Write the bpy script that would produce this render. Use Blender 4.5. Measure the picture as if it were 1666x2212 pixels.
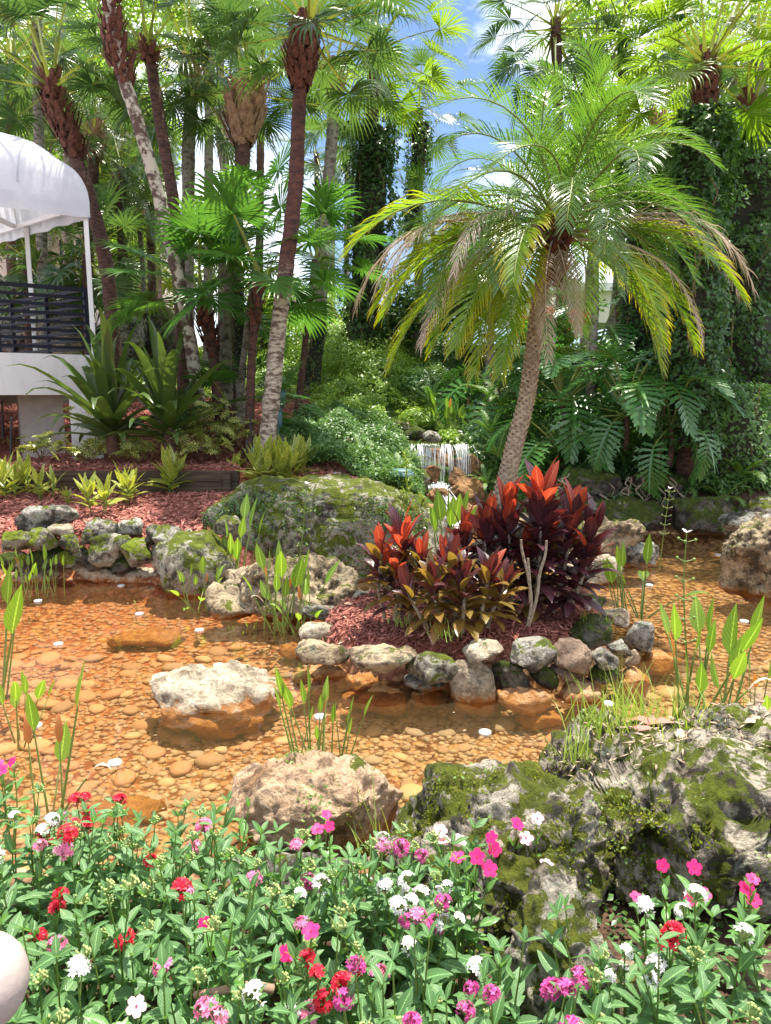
import bpy, bmesh, math, random
import numpy as np
from mathutils import Vector, Matrix, Euler

for o in list(bpy.data.objects):
    bpy.data.objects.remove(o, do_unlink=True)
R = random.Random(11)
rng = np.random.default_rng(11)
scene = bpy.context.scene
COL = scene.collection
A = np.array
PI = math.pi

# ------------------------------------------------------------------ camera, sky, sun
CAMZ, PITCH, FPX = 1.9, math.radians(9.15), 1600.0      # focal length in pixels of a 1666 px wide frame
cam = bpy.data.cameras.new('camera'); camo = bpy.data.objects.new('camera', cam); COL.objects.link(camo)
camo.location = (0, 0, CAMZ); camo.rotation_euler = (PI/2 - PITCH, 0, 0)
cam.sensor_fit = 'HORIZONTAL'; cam.sensor_width = 36.0; cam.lens = 36.0*FPX/1666.0
cam.clip_start = 0.05; cam.clip_end = 2000
scene.camera = camo
SUN = Vector((0.10, 0.16, 0.98)).normalized()
elev = math.asin(SUN.z); azim = math.atan2(SUN.x, SUN.y)
sl = bpy.data.lights.new('sun', 'SUN'); sl.energy = 3.2; sl.angle = math.radians(0.5); sl.color = (1.0, .93, .82)
so = bpy.data.objects.new('sun', sl); COL.objects.link(so)
so.rotation_euler = SUN.to_track_quat('Z', 'Y').to_euler(); so.location = (0, 0, 30)
world = bpy.data.worlds.new('World'); scene.world = world; world.use_nodes = True
nt = world.node_tree; nt.nodes.clear()
def N(nt, t, **k):
    n = nt.nodes.new(t)
    for a, b in k.items(): setattr(n, a, b)
    return n
out = N(nt, 'ShaderNodeOutputWorld'); bg = N(nt, 'ShaderNodeBackground'); sky = N(nt, 'ShaderNodeTexSky')
sky.sky_type = 'NISHITA'; sky.sun_disc = False; sky.sun_elevation = elev; sky.sun_rotation = azim
sky.air_density = 1.0; sky.dust_density = 1.0; sky.ozone_density = 2.5
tc = N(nt, 'ShaderNodeTexCoord'); mp = N(nt, 'ShaderNodeMapping'); mp.inputs['Scale'].default_value = (1, 1, 2.2); mp.inputs['Location'].default_value = (1.4, .3, .1)
no = N(nt, 'ShaderNodeTexNoise'); no.inputs['Scale'].default_value = 2.0; no.inputs['Detail'].default_value = 8; no.inputs['Roughness'].default_value = .58
cr = N(nt, 'ShaderNodeValToRGB'); cr.color_ramp.elements[0].position = .44; cr.color_ramp.elements[1].position = .70
mx = N(nt, 'ShaderNodeMixRGB'); mx.inputs['Color2'].default_value = (9.0, 8.8, 8.6, 1)
tint = N(nt, 'ShaderNodeMixRGB', blend_type='MULTIPLY'); tint.inputs['Fac'].default_value = 1; tint.inputs['Color2'].default_value = (.33, .36, .41, 1)
L = nt.links.new
L(tc.outputs['Generated'], mp.inputs[0]); L(mp.outputs[0], no.inputs['Vector']); L(no.outputs['Fac'], cr.inputs[0])
L(sky.outputs[0], tint.inputs['Color1']); L(tint.outputs[0], mx.inputs['Color1']); L(cr.outputs[0], mx.inputs['Fac'])
L(mx.outputs[0], bg.inputs['Color']); L(bg.outputs[0], out.inputs[0])
bg.inputs['Strength'].default_value = 0.15
vs = scene.view_settings; vs.view_transform = 'Standard'; vs.look = 'None'; vs.exposure = 1.8; vs.gamma = 1; vs.use_curve_mapping = False
scene.cycles.max_bounces = 8; scene.cycles.transparent_max_bounces = 12
scene.cycles.transmission_bounces = 4; scene.cycles.glossy_bounces = 3; scene.cycles.diffuse_bounces = 3

# ------------------------------------------------------------------ picture <-> place
cp, sp_ = math.cos(PITCH), math.sin(PITCH)
def ray(u, v):
    a = (u-833)/FPX; b = (1106-v)/FPX
    return A([a, cp + b*sp_, -sp_ + b*cp])
def W(u, v, y):                      # the point at forward distance y seen at (u, v)
    d = ray(u, v); return A([0, 0, CAMZ]) + d*(y/d[1])
def G(u, v, z=0.0):                  # the point at height z seen at (u, v)
    d = ray(u, v); return A([0, 0, CAMZ]) + d*((z-CAMZ)/d[2])
def PX(p):                           # metres per pixel at a point
    return (p[1]*cp - (p[2]-CAMZ)*sp_)/FPX

# ------------------------------------------------------------------ numpy noise
_perm = rng.permutation(512)
_g = rng.normal(size=(512, 3)); _g /= np.linalg.norm(_g, axis=1)[:, None]
def pnoise(p):
    i = np.floor(p).astype(np.int64); f = p - i; w = f*f*f*(f*(f*6-15)+10)
    tot = 0
    for dx in (0, 1):
        for dy in (0, 1):
            for dz in (0, 1):
                h = _perm[(_perm[(_perm[(i[:, 0]+dx) & 511]+i[:, 1]+dy) & 511]+i[:, 2]+dz) & 511]
                d = (f - (dx, dy, dz))
                g = (_g[h]*d).sum(1)
                wx = w[:, 0] if dx else 1-w[:, 0]; wy = w[:, 1] if dy else 1-w[:, 1]; wz = w[:, 2] if dz else 1-w[:, 2]
                tot = tot + g*wx*wy*wz
    return tot*1.5
def fbm(p, o=4):
    s = 0; a = 1
    for _ in range(o): s = s + a*pnoise(p); p = p*2.03+7.1; a *= .5
    return s
def sstep(a, b, x):
    t = np.clip((x-a)/(b-a), 0, 1); return t*t*(3-2*t)
def nrmz(v): return v/np.maximum(np.linalg.norm(v, axis=-1, keepdims=True), 1e-9)

# ------------------------------------------------------------------ geometry collector
class Geo:
    def __init__(s): s.v = []; s.f = []; s.n = 0
    def add(s, v, f, mi=0, uv=None):
        v = np.asarray(v, float).reshape(-1, 3); f = np.asarray(f, np.int64)
        if uv is None: uv = np.zeros((f.shape[0], f.shape[1], 2))
        s.v.append(v); s.f.append((f+s.n, mi, uv)); s.n += len(v); return s
    def mesh(s, name, mats, origin=(0, 0, 0), smooth=True):
        me = bpy.data.meshes.new(name)
        v = np.concatenate(s.v) - np.asarray(origin, float)
        me.vertices.add(len(v)); me.vertices.foreach_set('co', v.astype(np.float32).ravel())
        idx = np.concatenate([f.ravel() for f, _, _ in s.f])
        cnt = np.concatenate([np.full(len(f), f.shape[1]) for f, _, _ in s.f])
        mi = np.concatenate([np.full(len(f), m) if np.isscalar(m) else np.asarray(m) for f, m, _ in s.f])
        uv = np.concatenate([u.reshape(-1, 2) for _, _, u in s.f])
        me.loops.add(len(idx)); me.loops.foreach_set('vertex_index', idx.astype(np.int32))
        me.polygons.add(len(cnt)); st = np.concatenate([[0], np.cumsum(cnt)[:-1]])
        me.polygons.foreach_set('loop_start', st.astype(np.int32))
        me.polygons.foreach_set('material_index', mi.astype(np.int32))
        me.polygons.foreach_set('use_smooth', np.full(len(cnt), smooth))
        me.update(calc_edges=True)
        l = me.uv_layers.new(name='UVMap'); l.data.foreach_set('uv', uv.astype(np.float32).ravel())
        for m in (mats if isinstance(mats, (list, tuple)) else [mats]): me.materials.append(m)
        return me
def ob(name, me, parent=None, loc=(0, 0, 0), rot=None, sc=None):
    o = bpy.data.objects.new(name, me); COL.objects.link(o)
    if parent is not None: o.parent = parent
    o.location = [float(x) for x in loc]
    if rot is not None: o.rotation_euler = rot
    if sc is not None: o.scale = (sc,)*3 if np.isscalar(sc) else sc
    return o
def tag(o, label=None, cat=None, group=None, kind=None):
    if label: o['label'] = label
    if cat: o['category'] = cat
    if group: o['group'] = group
    if kind: o['kind'] = kind
    return o
def thing(name, label, cat, loc, group=None, rotz=0):
    return tag(ob(name, None, None, loc, (0, 0, rotz)), label, cat, group)

# ------------------------------------------------------------------ shape makers
def strips(g, P, D, Ln, Wd, prof, grav=0., S=None, fold=.15, mi=0, ridge=True):
    P = np.atleast_2d(np.asarray(P, float)).copy(); n_ = len(P); D = np.broadcast_to(np.asarray(D, float), (n_, 3))
    Ln = np.broadcast_to(Ln, (n_,)); Wd = np.broadcast_to(Wd, (n_,)); prof = A(prof, float); k = len(prof)-1
    grav = np.asarray(grav, float)
    if grav.ndim == 0: grav = np.full((n_, k), float(grav))
    elif grav.ndim == 1: grav = np.broadcast_to(grav[None, :], (n_, k)) if len(grav) == k else np.broadcast_to(grav[:, None], (n_, k))
    d = nrmz(D)
    s = np.cross(d, A([0, 0, 1.])) if S is None else np.broadcast_to(np.asarray(S, float), (n_, 3))
    bad = np.linalg.norm(s, axis=1) < 1e-4; s = np.where(bad[:, None], A([1., 0, 0]), s)
    s = nrmz(s - (s*d).sum(1)[:, None]*d); p = P.copy(); rows = []
    for i in range(k+1):
        nn = np.cross(s, d); w = (Wd*prof[i]*.5)[:, None]
        rows.append(np.stack([p-s*w+nn*w*fold, p, p+s*w+nn*w*fold], 1) if ridge else np.stack([p-s*w, p+s*w], 1))
        if i < k:
            p = p + d*(Ln/k)[:, None]
            d = nrmz(d - grav[:, i][:, None]*A([0, 0, 1.])); s = nrmz(s - (s*d).sum(1)[:, None]*d)
    c = 3 if ridge else 2
    V = np.stack(rows, 1)                                  # n, k+1, c, 3
    base = (np.arange(n_)*(k+1)*c)[:, None, None]
    i_ = np.arange(k)[None, :, None]; j_ = np.arange(c-1)[None, None, :]
    a = base+i_*c+j_
    F = np.stack([a, a+1, a+1+c, a+c], -1).reshape(-1, 4)
    x0 = (j_+0*i_)/(c-1); y0 = (i_+0*j_)/k
    u = np.stack([np.stack([x0, y0], -1), np.stack([x0+1/(c-1), y0], -1), np.stack([x0+1/(c-1), y0+1/k], -1), np.stack([x0, y0+1/k], -1)], -2)
    u = np.broadcast_to(u, (n_,)+u.shape[1:]).reshape(-1, 4, 2)
    g.add(V.reshape(-1, 3), F, mi, u); return p
def spline(pts, n):
    P = A(pts, float); m = len(P)
    if m < 3: t = np.linspace(0, 1, n)[:, None]; return P[0]*(1-t)+P[-1]*t
    Q = np.vstack([2*P[0]-P[1], P, 2*P[-1]-P[-2]]); o = []
    for t in np.linspace(0, m-1-1e-6, n):
        i = int(t); f = t-i; a, b, c, d = Q[i], Q[i+1], Q[i+2], Q[i+3]
        o.append(.5*((2*b)+(-a+c)*f+(2*a-5*b+4*c-d)*f*f+(-a+3*b-3*c+d)*f**3))
    return A(o)
def tube(g, pts, rad, sides=8, mi=0, cap=True, vscale=1.0):
    P = A(pts, float); n = len(P); rad = np.broadcast_to(rad, (n,)) if np.ndim(rad) < 2 else rad
    T = nrmz(np.gradient(P, axis=0)); ref = A([0.3, .9, .1]) if abs(T[0][2]) > .5 else A([0, 0, 1.])
    V = []; ang = np.linspace(0, 2*PI, sides, endpoint=False)
    for i in range(n):
        s = nrmz(np.cross(T[i], ref)); t = np.cross(s, T[i]); r = rad[i]
        V.append(P[i]+(np.cos(ang)[:, None]*s+np.sin(ang)[:, None]*t)*(r if np.ndim(r) == 0 else r[:, None]))
    V = np.concatenate(V)
    i, j = np.meshgrid(np.arange(n-1), np.arange(sides), indexing='ij'); i = i.ravel(); j = j.ravel(); j2 = (j+1) % sides
    F = np.stack([i*sides+j, i*sides+j2, (i+1)*sides+j2, (i+1)*sides+j], 1)
    cl = np.concatenate([[0], np.cumsum(np.linalg.norm(np.diff(P, axis=0), axis=1))])*vscale
    uv = np.stack([np.stack([j/sides, cl[i]], 1), np.stack([(j+1)/sides, cl[i]], 1), np.stack([(j+1)/sides, cl[i+1]], 1), np.stack([j/sides, cl[i+1]], 1)], 1)
    g.add(V, F, mi, uv)
    if cap:
        g.add(np.vstack([V[-sides:], P[-1]]), [[a, (a+1) % sides, sides] for a in range(sides)], mi)
        g.add(np.vstack([V[:sides], P[0]]), [[(a+1) % sides, a, sides] for a in range(sides)], mi)
def box(g, c, s, mi=0, rz=0., bevel=0, axes=None):
    c = A(c, float); s = A(s, float)/2
    v = A([[x, y, z] for x in (-1, 1) for y in (-1, 1) for z in (-1, 1)], float)*s
    if axes is not None: v = v@A(axes)
    elif rz: cz, sz = math.cos(rz), math.sin(rz); v = v@A([[cz, sz, 0], [-sz, cz, 0], [0, 0, 1]])
    F = [[0, 1, 3, 2], [4, 6, 7, 5], [0, 4, 5, 1], [2, 3, 7, 6], [0, 2, 6, 4], [1, 5, 7, 3]]
    uv = np.tile(A([[0, 0], [1, 0], [1, 1], [0, 1]], float), (6, 1, 1))
    for f in F: g.add(v[f]+c, [[0, 1, 2, 3]], mi, uv[:1])
def bar(g, a, b, w, h, mi=0):
    a = A(a, float); b = A(b, float); d = nrmz(b-a); s = nrmz(np.cross(d, A([0, 0, 1.]))) if abs(d[2]) < .99 else A([1., 0, 0]); t = np.cross(s, d)
    box(g, (a+b)/2, (w, np.linalg.norm(b-a), h), mi, axes=np.stack([s, d, t]))
def scatter(g, tv, tf, P, M, sc, mi=0, tuv=None):
    P = np.asarray(P, float); n_ = len(P); sc = np.broadcast_to(sc, (n_,)) if np.ndim(sc) < 2 else sc
    tv = A(tv, float); tf = A(tf)
    loc = tv[None]*(sc[:, None, None] if sc.ndim == 1 else sc[:, None, :])
    V = np.einsum('nvi,nij->nvj', loc, M)+P[:, None]
    F = (tf[None]+(np.arange(n_)*len(tv))[:, None, None]).reshape(-1, tf.shape[1])
    uv = None if tuv is None else np.broadcast_to(A(tuv, float)[None], (n_,)+A(tuv).shape).reshape(-1, tf.shape[1], 2)
    g.add(V.reshape(-1, 3), F, mi, uv)
def frames(nrm, d=None):             # rows: side, direction, normal
    nrm = nrmz(np.asarray(nrm, float)); n_ = len(nrm)
    if d is None: d = rng.normal(size=(n_, 3))
    d = nrmz(d-(d*nrm).sum(1)[:, None]*nrm); s = np.cross(d, nrm)
    return np.stack([s, d, nrm], 1)
LEAF_V = [[0, 0, 0], [-.3, .45, .07], [.3, .45, .07], [0, 1, -.05]]; LEAF_F = [[0, 2, 3], [0, 3, 1]]
LEAF_UV = [[[.5, 0], [1, .45], [.5, 1]], [[.5, 0], [.5, 1], [0, .45]]]
def leaves(g, P, nrm, size, mi=0, d=None):
    scatter(g, LEAF_V, LEAF_F, P, frames(nrm, d), size, mi, LEAF_UV)
_ico = {}
def ico(n):
    if n not in _ico:
        bm = bmesh.new(); bmesh.ops.create_icosphere(bm, subdivisions=n, radius=1)
        _ico[n] = (A([v.co[:] for v in bm.verts]), A([[v.index for v in f.verts] for f in bm.faces])); bm.free()
    return _ico[n]

# ------------------------------------------------------------------ materials
def newmat(name):
    m = bpy.data.materials.new(name); m.use_nodes = True; t = m.node_tree; t.nodes.clear()
    return m, t, N(t, 'ShaderNodeOutputMaterial')
def c4(c): return (c[0], c[1], c[2], 1)
def ramp(t, fac, stops):
    r = N(t, 'ShaderNodeValToRGB'); e = r.color_ramp.elements
    while len(e) < len(stops): e.new(.5)
    for x, (p, c) in zip(e, stops): x.position = p; x.color = c4(c) if len(c) == 3 else c
    t.links.new(fac, r.inputs[0]); return r.outputs[0]
def mixc(t, f, a, b, mode='MIX'):
    m = N(t, 'ShaderNodeMixRGB', blend_type=mode)
    for i, x in ((0, f), (1, a), (2, b)):
        if isinstance(x, (int, float)): m.inputs[i].default_value = x
        elif isinstance(x, tuple): m.inputs[i].default_value = c4(x)
        else: t.links.new(x, m.inputs[i])
    return m.outputs[0]
def math_(t, op, a, b=None, clamp=False):
    m = N(t, 'ShaderNodeMath', operation=op, use_clamp=clamp)
    for i, x in ((0, a), (1, b)):
        if x is None: continue
        if isinstance(x, (int, float)): m.inputs[i].default_value = x
        else: t.links.new(x, m.inputs[i])
    return m.outputs[0]
def noise(t, vec, scale, detail=4, rough=.55, dist=0):
    n = N(t, 'ShaderNodeTexNoise'); n.inputs['Scale'].default_value = scale; n.inputs['Detail'].default_value = detail
    n.inputs['Roughness'].default_value = rough; n.inputs['Distortion'].default_value = dist
    if vec is not None: t.links.new(vec, n.inputs['Vector'])
    return n.outputs['Fac']
def leafmat(name, c1, c2, trans=.35, rough=.38, mode=None, c3=None, tc=None, spec=.5):
    m, t, o = newmat(name); l = t.links.new
    gi = N(t, 'ShaderNodeNewGeometry'); oi = N(t, 'ShaderNodeObjectInfo')
    f = math_(t, 'ADD', math_(t, 'MULTIPLY', gi.outputs['Random Per Island'], .6), math_(t, 'MULTIPLY', oi.outputs['Random'], .4))
    col = mixc(t, f, c1, c2)
    uv = N(t, 'ShaderNodeUVMap'); sx = N(t, 'ShaderNodeSeparateXYZ'); l(uv.outputs[0], sx.inputs[0])
    ax = math_(t, 'ABSOLUTE', math_(t, 'SUBTRACT', sx.outputs[0], .5))
    tco = N(t, 'ShaderNodeTexCoord'); bmp = None
    if mode == 'rib':
        k = math_(t, 'LESS_THAN', ax, .05); col = mixc(t, math_(t, 'MULTIPLY', k, .6), col, c3 or tuple(min(1, x*2.2+.03) for x in c2))
        v = math_(t, 'SINE', math_(t, 'MULTIPLY', math_(t, 'SUBTRACT', sx.outputs[1], math_(t, 'MULTIPLY', ax, .55)), 60)); bmp = v
        col = mixc(t, math_(t, 'MULTIPLY', math_(t, 'GREATER_THAN', v, .75), .35), col, tuple(x*.55 for x in c1))
    if mode == 'stripe':
        st = math_(t, 'SINE', math_(t, 'MULTIPLY', math_(t, 'SUBTRACT', sx.outputs[1], math_(t, 'MULTIPLY', ax, .9)), 38))
        nn = noise(t, uv.outputs[0], 9, 2); k = math_(t, 'GREATER_THAN', math_(t, 'ADD', math_(t, 'ADD', st, math_(t, 'MULTIPLY', ax, 1.4)), math_(t, 'MULTIPLY', nn, 1.2)), 1.15)
        col = mixc(t, k, col, c3)
    if mode == 'edge':
        nn = noise(t, tco.outputs['Object'], 30, 2); k = math_(t, 'GREATER_THAN', math_(t, 'ADD', ax, math_(t, 'MULTIPLY', nn, .25)), .36); col = mixc(t, k, col, c3)
    if mode == 'tip':
        k = math_(t, 'POWER', sx.outputs[1], 3.0); col = mixc(t, k, col, c3)
    if mode == 'blotch':
        nn = noise(t, tco.outputs['Object'], 14, 3); k = math_(t, 'GREATER_THAN', nn, .56); col = mixc(t, k, col, c3)
    p = N(t, 'ShaderNodeBsdfPrincipled'); l(col, p.inputs['Base Color']); p.inputs['Roughness'].default_value = rough
    p.inputs['Specular IOR Level'].default_value = spec
    if bmp is not None:
        b = N(t, 'ShaderNodeBump'); b.inputs['Strength'].default_value = .25; b.inputs['Distance'].default_value = .004; l(bmp, b.inputs['Height']); l(b.outputs[0], p.inputs['Normal'])
    tr = N(t, 'ShaderNodeBsdfTranslucent'); l(mixc(t, 1.0, col, tc or (2.0, 1.9, .9), 'MULTIPLY'), tr.inputs['Color'])
    ms = N(t, 'ShaderNodeMixShader'); ms.inputs[0].default_value = trans
    l(p.outputs[0], ms.inputs[1]); l(tr.outputs[0], ms.inputs[2]); l(ms.outputs[0], o.inputs[0]); return m
def plain(name, col, rough=.6, bump=0, bscale=20, col2=None, metal=0, spec=.5, stretch=None, coord='Object', sharp=(.35, .65), trans=0):
    m, t, o = newmat(name); l = t.links.new; p = N(t, 'ShaderNodeBsdfPrincipled')
    p.inputs['Roughness'].default_value = rough; p.inputs['Metallic'].default_value = metal; p.inputs['Specular IOR Level'].default_value = spec
    p.inputs['Base Color'].default_value = c4(col); tco = N(t, 'ShaderNodeTexCoord'); v = tco.outputs[coord]
    if stretch: mp = N(t, 'ShaderNodeMapping'); mp.inputs['Scale'].default_value = stretch; l(v, mp.inputs[0]); v = mp.outputs[0]
    if col2 or bump:
        n = noise(t, v, bscale, 6, .6)
        if col2:
            l(ramp(t, n, [(sharp[0], col), (sharp[1], col2)]), p.inputs['Base Color'])
        if bump: b = N(t, 'ShaderNodeBump'); b.inputs['Strength'].default_value = bump; b.inputs['Distance'].default_value = .02; l(n, b.inputs['Height']); l(b.outputs[0], p.inputs['Normal'])
    if trans:
        tr = N(t, 'ShaderNodeBsdfTranslucent'); tr.inputs[0].default_value = c4(col); ms = N(t, 'ShaderNodeMixShader'); ms.inputs[0].default_value = trans
        l(p.outputs[0], ms.inputs[1]); l(tr.outputs[0], ms.inputs[2]); l(ms.outputs[0], o.inputs[0])
    else: l(p.outputs[0], o.inputs[0])
    return m
def rockmat(name, pale, mid, moss=.3, dark=.5, stain=True, lichen=.3, mosscol=(.13, .16, .015), wet=.04):
    m, t, o = newmat(name); l = t.links.new; tco = N(t, 'ShaderNodeTexCoord'); gi = N(t, 'ShaderNodeNewGeometry'); oi = N(t, 'ShaderNodeObjectInfo')
    va = N(t, 'ShaderNodeVectorMath', operation='ADD'); l(tco.outputs['Object'], va.inputs[0])
    cx = N(t, 'ShaderNodeCombineXYZ'); r50 = math_(t, 'MULTIPLY', oi.outputs['Random'], 50)
    l(r50, cx.inputs[0]); l(r50, cx.inputs[1]); l(cx.outputs[0], va.inputs[1]); v = va.outputs[0]
    n1 = noise(t, v, 3.5, 9, .65, .3); n2 = noise(t, v, 14, 10, .72, .2); n3 = noise(t, v, 45, 6, .7); n4 = noise(t, v, 6, 8, .7, .6)
    col = ramp(t, n1, [(.35, mid), (.55, pale), (.72, tuple(min(.85, x*1.25) for x in pale))])
    col = mixc(t, math_(t, 'MULTIPLY', ramp(t, n3, [(.35, (1, 1, 1)), (.55, (0, 0, 0))]), .55), col, tuple(x*.3 for x in mid))
    dk = ramp(t, math_(t, 'ADD', math_(t, 'MULTIPLY', n2, .6), math_(t, 'MULTIPLY', n1, .4)), [(.475-.06*(1-dark), (0, 0, 0)), (.535-.05*(1-dark), (1, 1, 1))])
    # shade of the cavities painted dark, along with dark algae crust
    col = mixc(t, math_(t, 'MULTIPLY', math_(t, 'SUBTRACT', 1.0, dk), min(1., dark*1.25)), col, (.035, .03, .022))
    if lichen: col = mixc(t, math_(t, 'MULTIPLY', ramp(t, noise(t, v, 11, 5, .6), [(.60, (0, 0, 0)), (.66, (1, 1, 1))]), lichen), col, (.32, .40, .30))
    sn = N(t, 'ShaderNodeSeparateXYZ'); l(gi.outputs['Normal'], sn.inputs[0])
    pz = N(t, 'ShaderNodeSeparateXYZ'); l(gi.outputs['Position'], pz.inputs[0])
    if moss:
        up = math_(t, 'ADD', math_(t, 'MULTIPLY', sn.outputs[2], .12), n4)
        mk = ramp(t, up, [(.72-.34*moss, (0, 0, 0)), (.76-.34*moss, (1, 1, 1))])
        mc = ramp(t, n2, [(.35, tuple(x*.35 for x in mosscol)), (.6, mosscol), (.75, tuple(x*1.9 for x in mosscol))])
        col = mixc(t, mk, col, mc)
    if stain:
        h = math_(t, 'ADD', pz.outputs[2], math_(t, 'MULTIPLY', math_(t, 'SUBTRACT', n2, .5), .35))
        k = ramp(t, math_(t, 'ADD', math_(t, 'MULTIPLY', h, 2.0), .5), [(.50, (1, 1, 1)), (.56+wet, (0, 0, 0))])
        sc_ = ramp(t, n2, [(.3, (.22, .07, .015)), (.5, (.52, .23, .06)), (.7, (.70, .38, .12))])
        col = mixc(t, math_(t, 'MULTIPLY', k, .93), col, sc_)
    p = N(t, 'ShaderNodeBsdfPrincipled'); l(col, p.inputs['Base Color']); p.inputs['Roughness'].default_value = .85; p.inputs['Specular IOR Level'].default_value = .25
    b = N(t, 'ShaderNodeBump'); b.inputs['Strength'].default_value = 1.0; b.inputs['Distance'].default_value = .05
    l(math_(t, 'ADD', n2, math_(t, 'MULTIPLY', n3, .5)), b.inputs['Height']); l(b.outputs[0], p.inputs['Normal'])
    l(p.outputs[0], o.inputs[0]); return m

M = {}
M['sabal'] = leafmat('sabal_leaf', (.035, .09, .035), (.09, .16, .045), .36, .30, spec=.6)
M['sabal_y'] = leafmat('sunlit_fan_leaf', (.08, .17, .015), (.19, .28, .03), .45, .36)  # lit copy of the sabal leaf, sunlight put into its colour
M['livi'] = leafmat('broad_fan_leaf', (.04, .13, .03), (.09, .21, .04), .42, .3)
M['pet'] = leafmat('petiole_green', (.16, .22, .04), (.28, .30, .08), .15, .4)
M['phx'] = leafmat('date_palm_leaflet', (.05, .13, .025), (.11, .21, .03), .40, .24, spec=.8)
M['phx_y'] = leafmat('yellowing_leaflet', (.09, .20, .02), (.18, .30, .02), .5, .3, 'tip', (.46, .36, .01))
M['phx_d'] = leafmat('dead_leaflet', (.42, .32, .24), (.60, .50, .40), .25, .55, tc=(1.2, 1.1, 1))
M['trunk_g'] = plain('grey_palm_bark', (.30, .26, .21), .9, .8, 9, (.10, .075, .055), stretch=(1, 1, 1.8), sharp=(.45, .62))
M['trunk_d'] = plain('dark_red_palm_bark', (.15, .07, .05), .9, .9, 10, (.04, .022, .018), stretch=(1, 1, 3))
M['trunk_m'] = plain('mottled_palm_bark', (.55, .48, .38), .9, .8, 8, (.11, .065, .05), sharp=(.44, .54))
M['boot_r'] = plain('red_fibre_boot', (.22, .08, .05), .95, .8, 24, (.07, .025, .02))
M['boot_t'] = plain('tan_boot', (.48, .30, .18), .9, .6, 20, (.20, .10, .06))
M['scar'] = plain('date_palm_scar', (.56, .46, .32), .9, .6, 30, (.24, .17, .11))
M['vine'] = leafmat('vine_leaf', (.035, .10, .03), (.13, .24, .06), .42, .3)
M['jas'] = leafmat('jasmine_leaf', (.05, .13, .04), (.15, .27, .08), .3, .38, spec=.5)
M['jas_y'] = leafmat('sunlit_groundcover_leaf', (.13, .24, .03), (.27, .40, .07), .35, .35)  # leaf colour itself brightened to look sunlit
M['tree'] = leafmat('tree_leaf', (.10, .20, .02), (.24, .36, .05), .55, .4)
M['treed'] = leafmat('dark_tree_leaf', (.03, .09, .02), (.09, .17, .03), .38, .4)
M['phil'] = leafmat('split_leaf', (.04, .14, .03), (.09, .22, .05), .32, .26, spec=.7)
M['fern'] = leafmat('fern_leaf', (.05, .14, .02), (.12, .24, .04), .35, .4)
M['crin'] = leafmat('crinum_leaf', (.04, .075, .02), (.09, .15, .035), .3, .28, spec=.7)
M['vcore'] = plain('vine_core_shade', (.018, .022, .012), .95, .8, 14, (.04, .035, .022))  # shade inside the creepers painted as a near-black green
M['ging'] = leafmat('variegated_ginger_leaf', (.05, .15, .02), (.09, .20, .03), .3, .33, 'stripe', (.60, .56, .12))
M['scheff'] = leafmat('variegated_leaflet', (.06, .15, .03), (.12, .22, .04), .3, .33, 'edge', (.68, .66, .25))
M['cord_d'] = leafmat('dark_purple_leaf', (.035, .016, .022), (.095, .035, .04), .20, .30, 'rib', (.2, .05, .06), spec=.8, tc=(3.2, 1.1, .6))
M['cord_r'] = leafmat('red_leaf', (.30, .04, .03), (.50, .11, .05), .45, .32, 'rib', (.75, .25, .12), spec=.6, tc=(1.6, 1.0, .7))
M['cord_g'] = leafmat('olive_leaf', (.11, .11, .025), (.28, .15, .04), .35, .3)
M['arrow'] = leafmat('arrowhead_leaf', (.07, .18, .02), (.20, .33, .04), .42, .32, 'rib')
M['stem'] = leafmat('green_stem', (.10, .20, .03), (.22, .28, .06), .1, .4)
M['stemb'] = plain('brown_stem', (.20, .11, .05), .8)
M['arrow_b'] = leafmat('rust_brown_leaf', (.45, .16, .02), (.30, .12, .04), .4, .5)
M['penta'] = leafmat('pentas_leaf', (.06, .16, .055), (.14, .27, .09), .32, .46, 'rib')
M['vinca'] = leafmat('vinca_leaf', (.07, .20, .04), (.14, .30, .06), .28, .28, 'rib', c3=(.35, .5, .25))
M['grass'] = leafmat('grass_blade', (.14, .24, .03), (.34, .42, .08), .35, .4)
def petal(n, a, b): return leafmat(n, a, b, .35, .5, tc=(1.2, 1.1, 1.1))
M['f_pink'] = petal('pink_petal', (.80, .18, .38), (.90, .38, .55)); M['f_red'] = petal('red_petal', (.70, .01, .04), (.85, .03, .08))
M['f_white'] = petal('white_petal', (.85, .85, .82), (.92, .9, .9)); M['f_mag'] = petal('magenta_petal', (.62, .06, .30), (.75, .15, .42))
M['f_hot'] = petal('hot_pink_petal', (.88, .01, .14), (.95, .02, .22)); M['f_pale'] = petal('pale_pink_petal', (.90, .45, .50), (.95, .60, .62))
M['eye'] = plain('flower_eye', (.6, .02, .1), .5)
M['bud'] = leafmat('bud_green', (.28, .38, .12), (.45, .50, .2), .2, .5)
M['mulch'] = leafmat('red_mulch_chip', (.13, .04, .03), (.56, .23, .18), .0, .8, tc=(1, 1, 1), spec=.2)
M['chipy'] = leafmat('dry_litter', (.30, .18, .10), (.55, .42, .30), .1, .8, tc=(1, 1, 1))
M['white'] = plain('white_paint', (.70, .68, .67), .6, .05, 3, (.56, .54, .53), stretch=(3, 3, .5), sharp=(.45, .8))
M['post'] = plain('white_post_paint', (.80, .79, .77), .45)
M['fabric'] = plain('white_awning_fabric', (.78, .79, .84), .65, .5, 2.6, (.62, .63, .70), trans=.28)
M['iron'] = plain('black_rail_paint', (.012, .013, .022), .6, .05, 30, spec=.2)
M['timber'] = plain('old_timber', (.05, .035, .022), .9, .9, 3, (.17, .12, .07), stretch=(.6, 1, 9), sharp=(.5, .8))
M['conc'] = plain('pier_concrete', (.42, .38, .34), .9, .3, 8, (.34, .31, .28))  # warm grey concrete, mottled by noise
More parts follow.
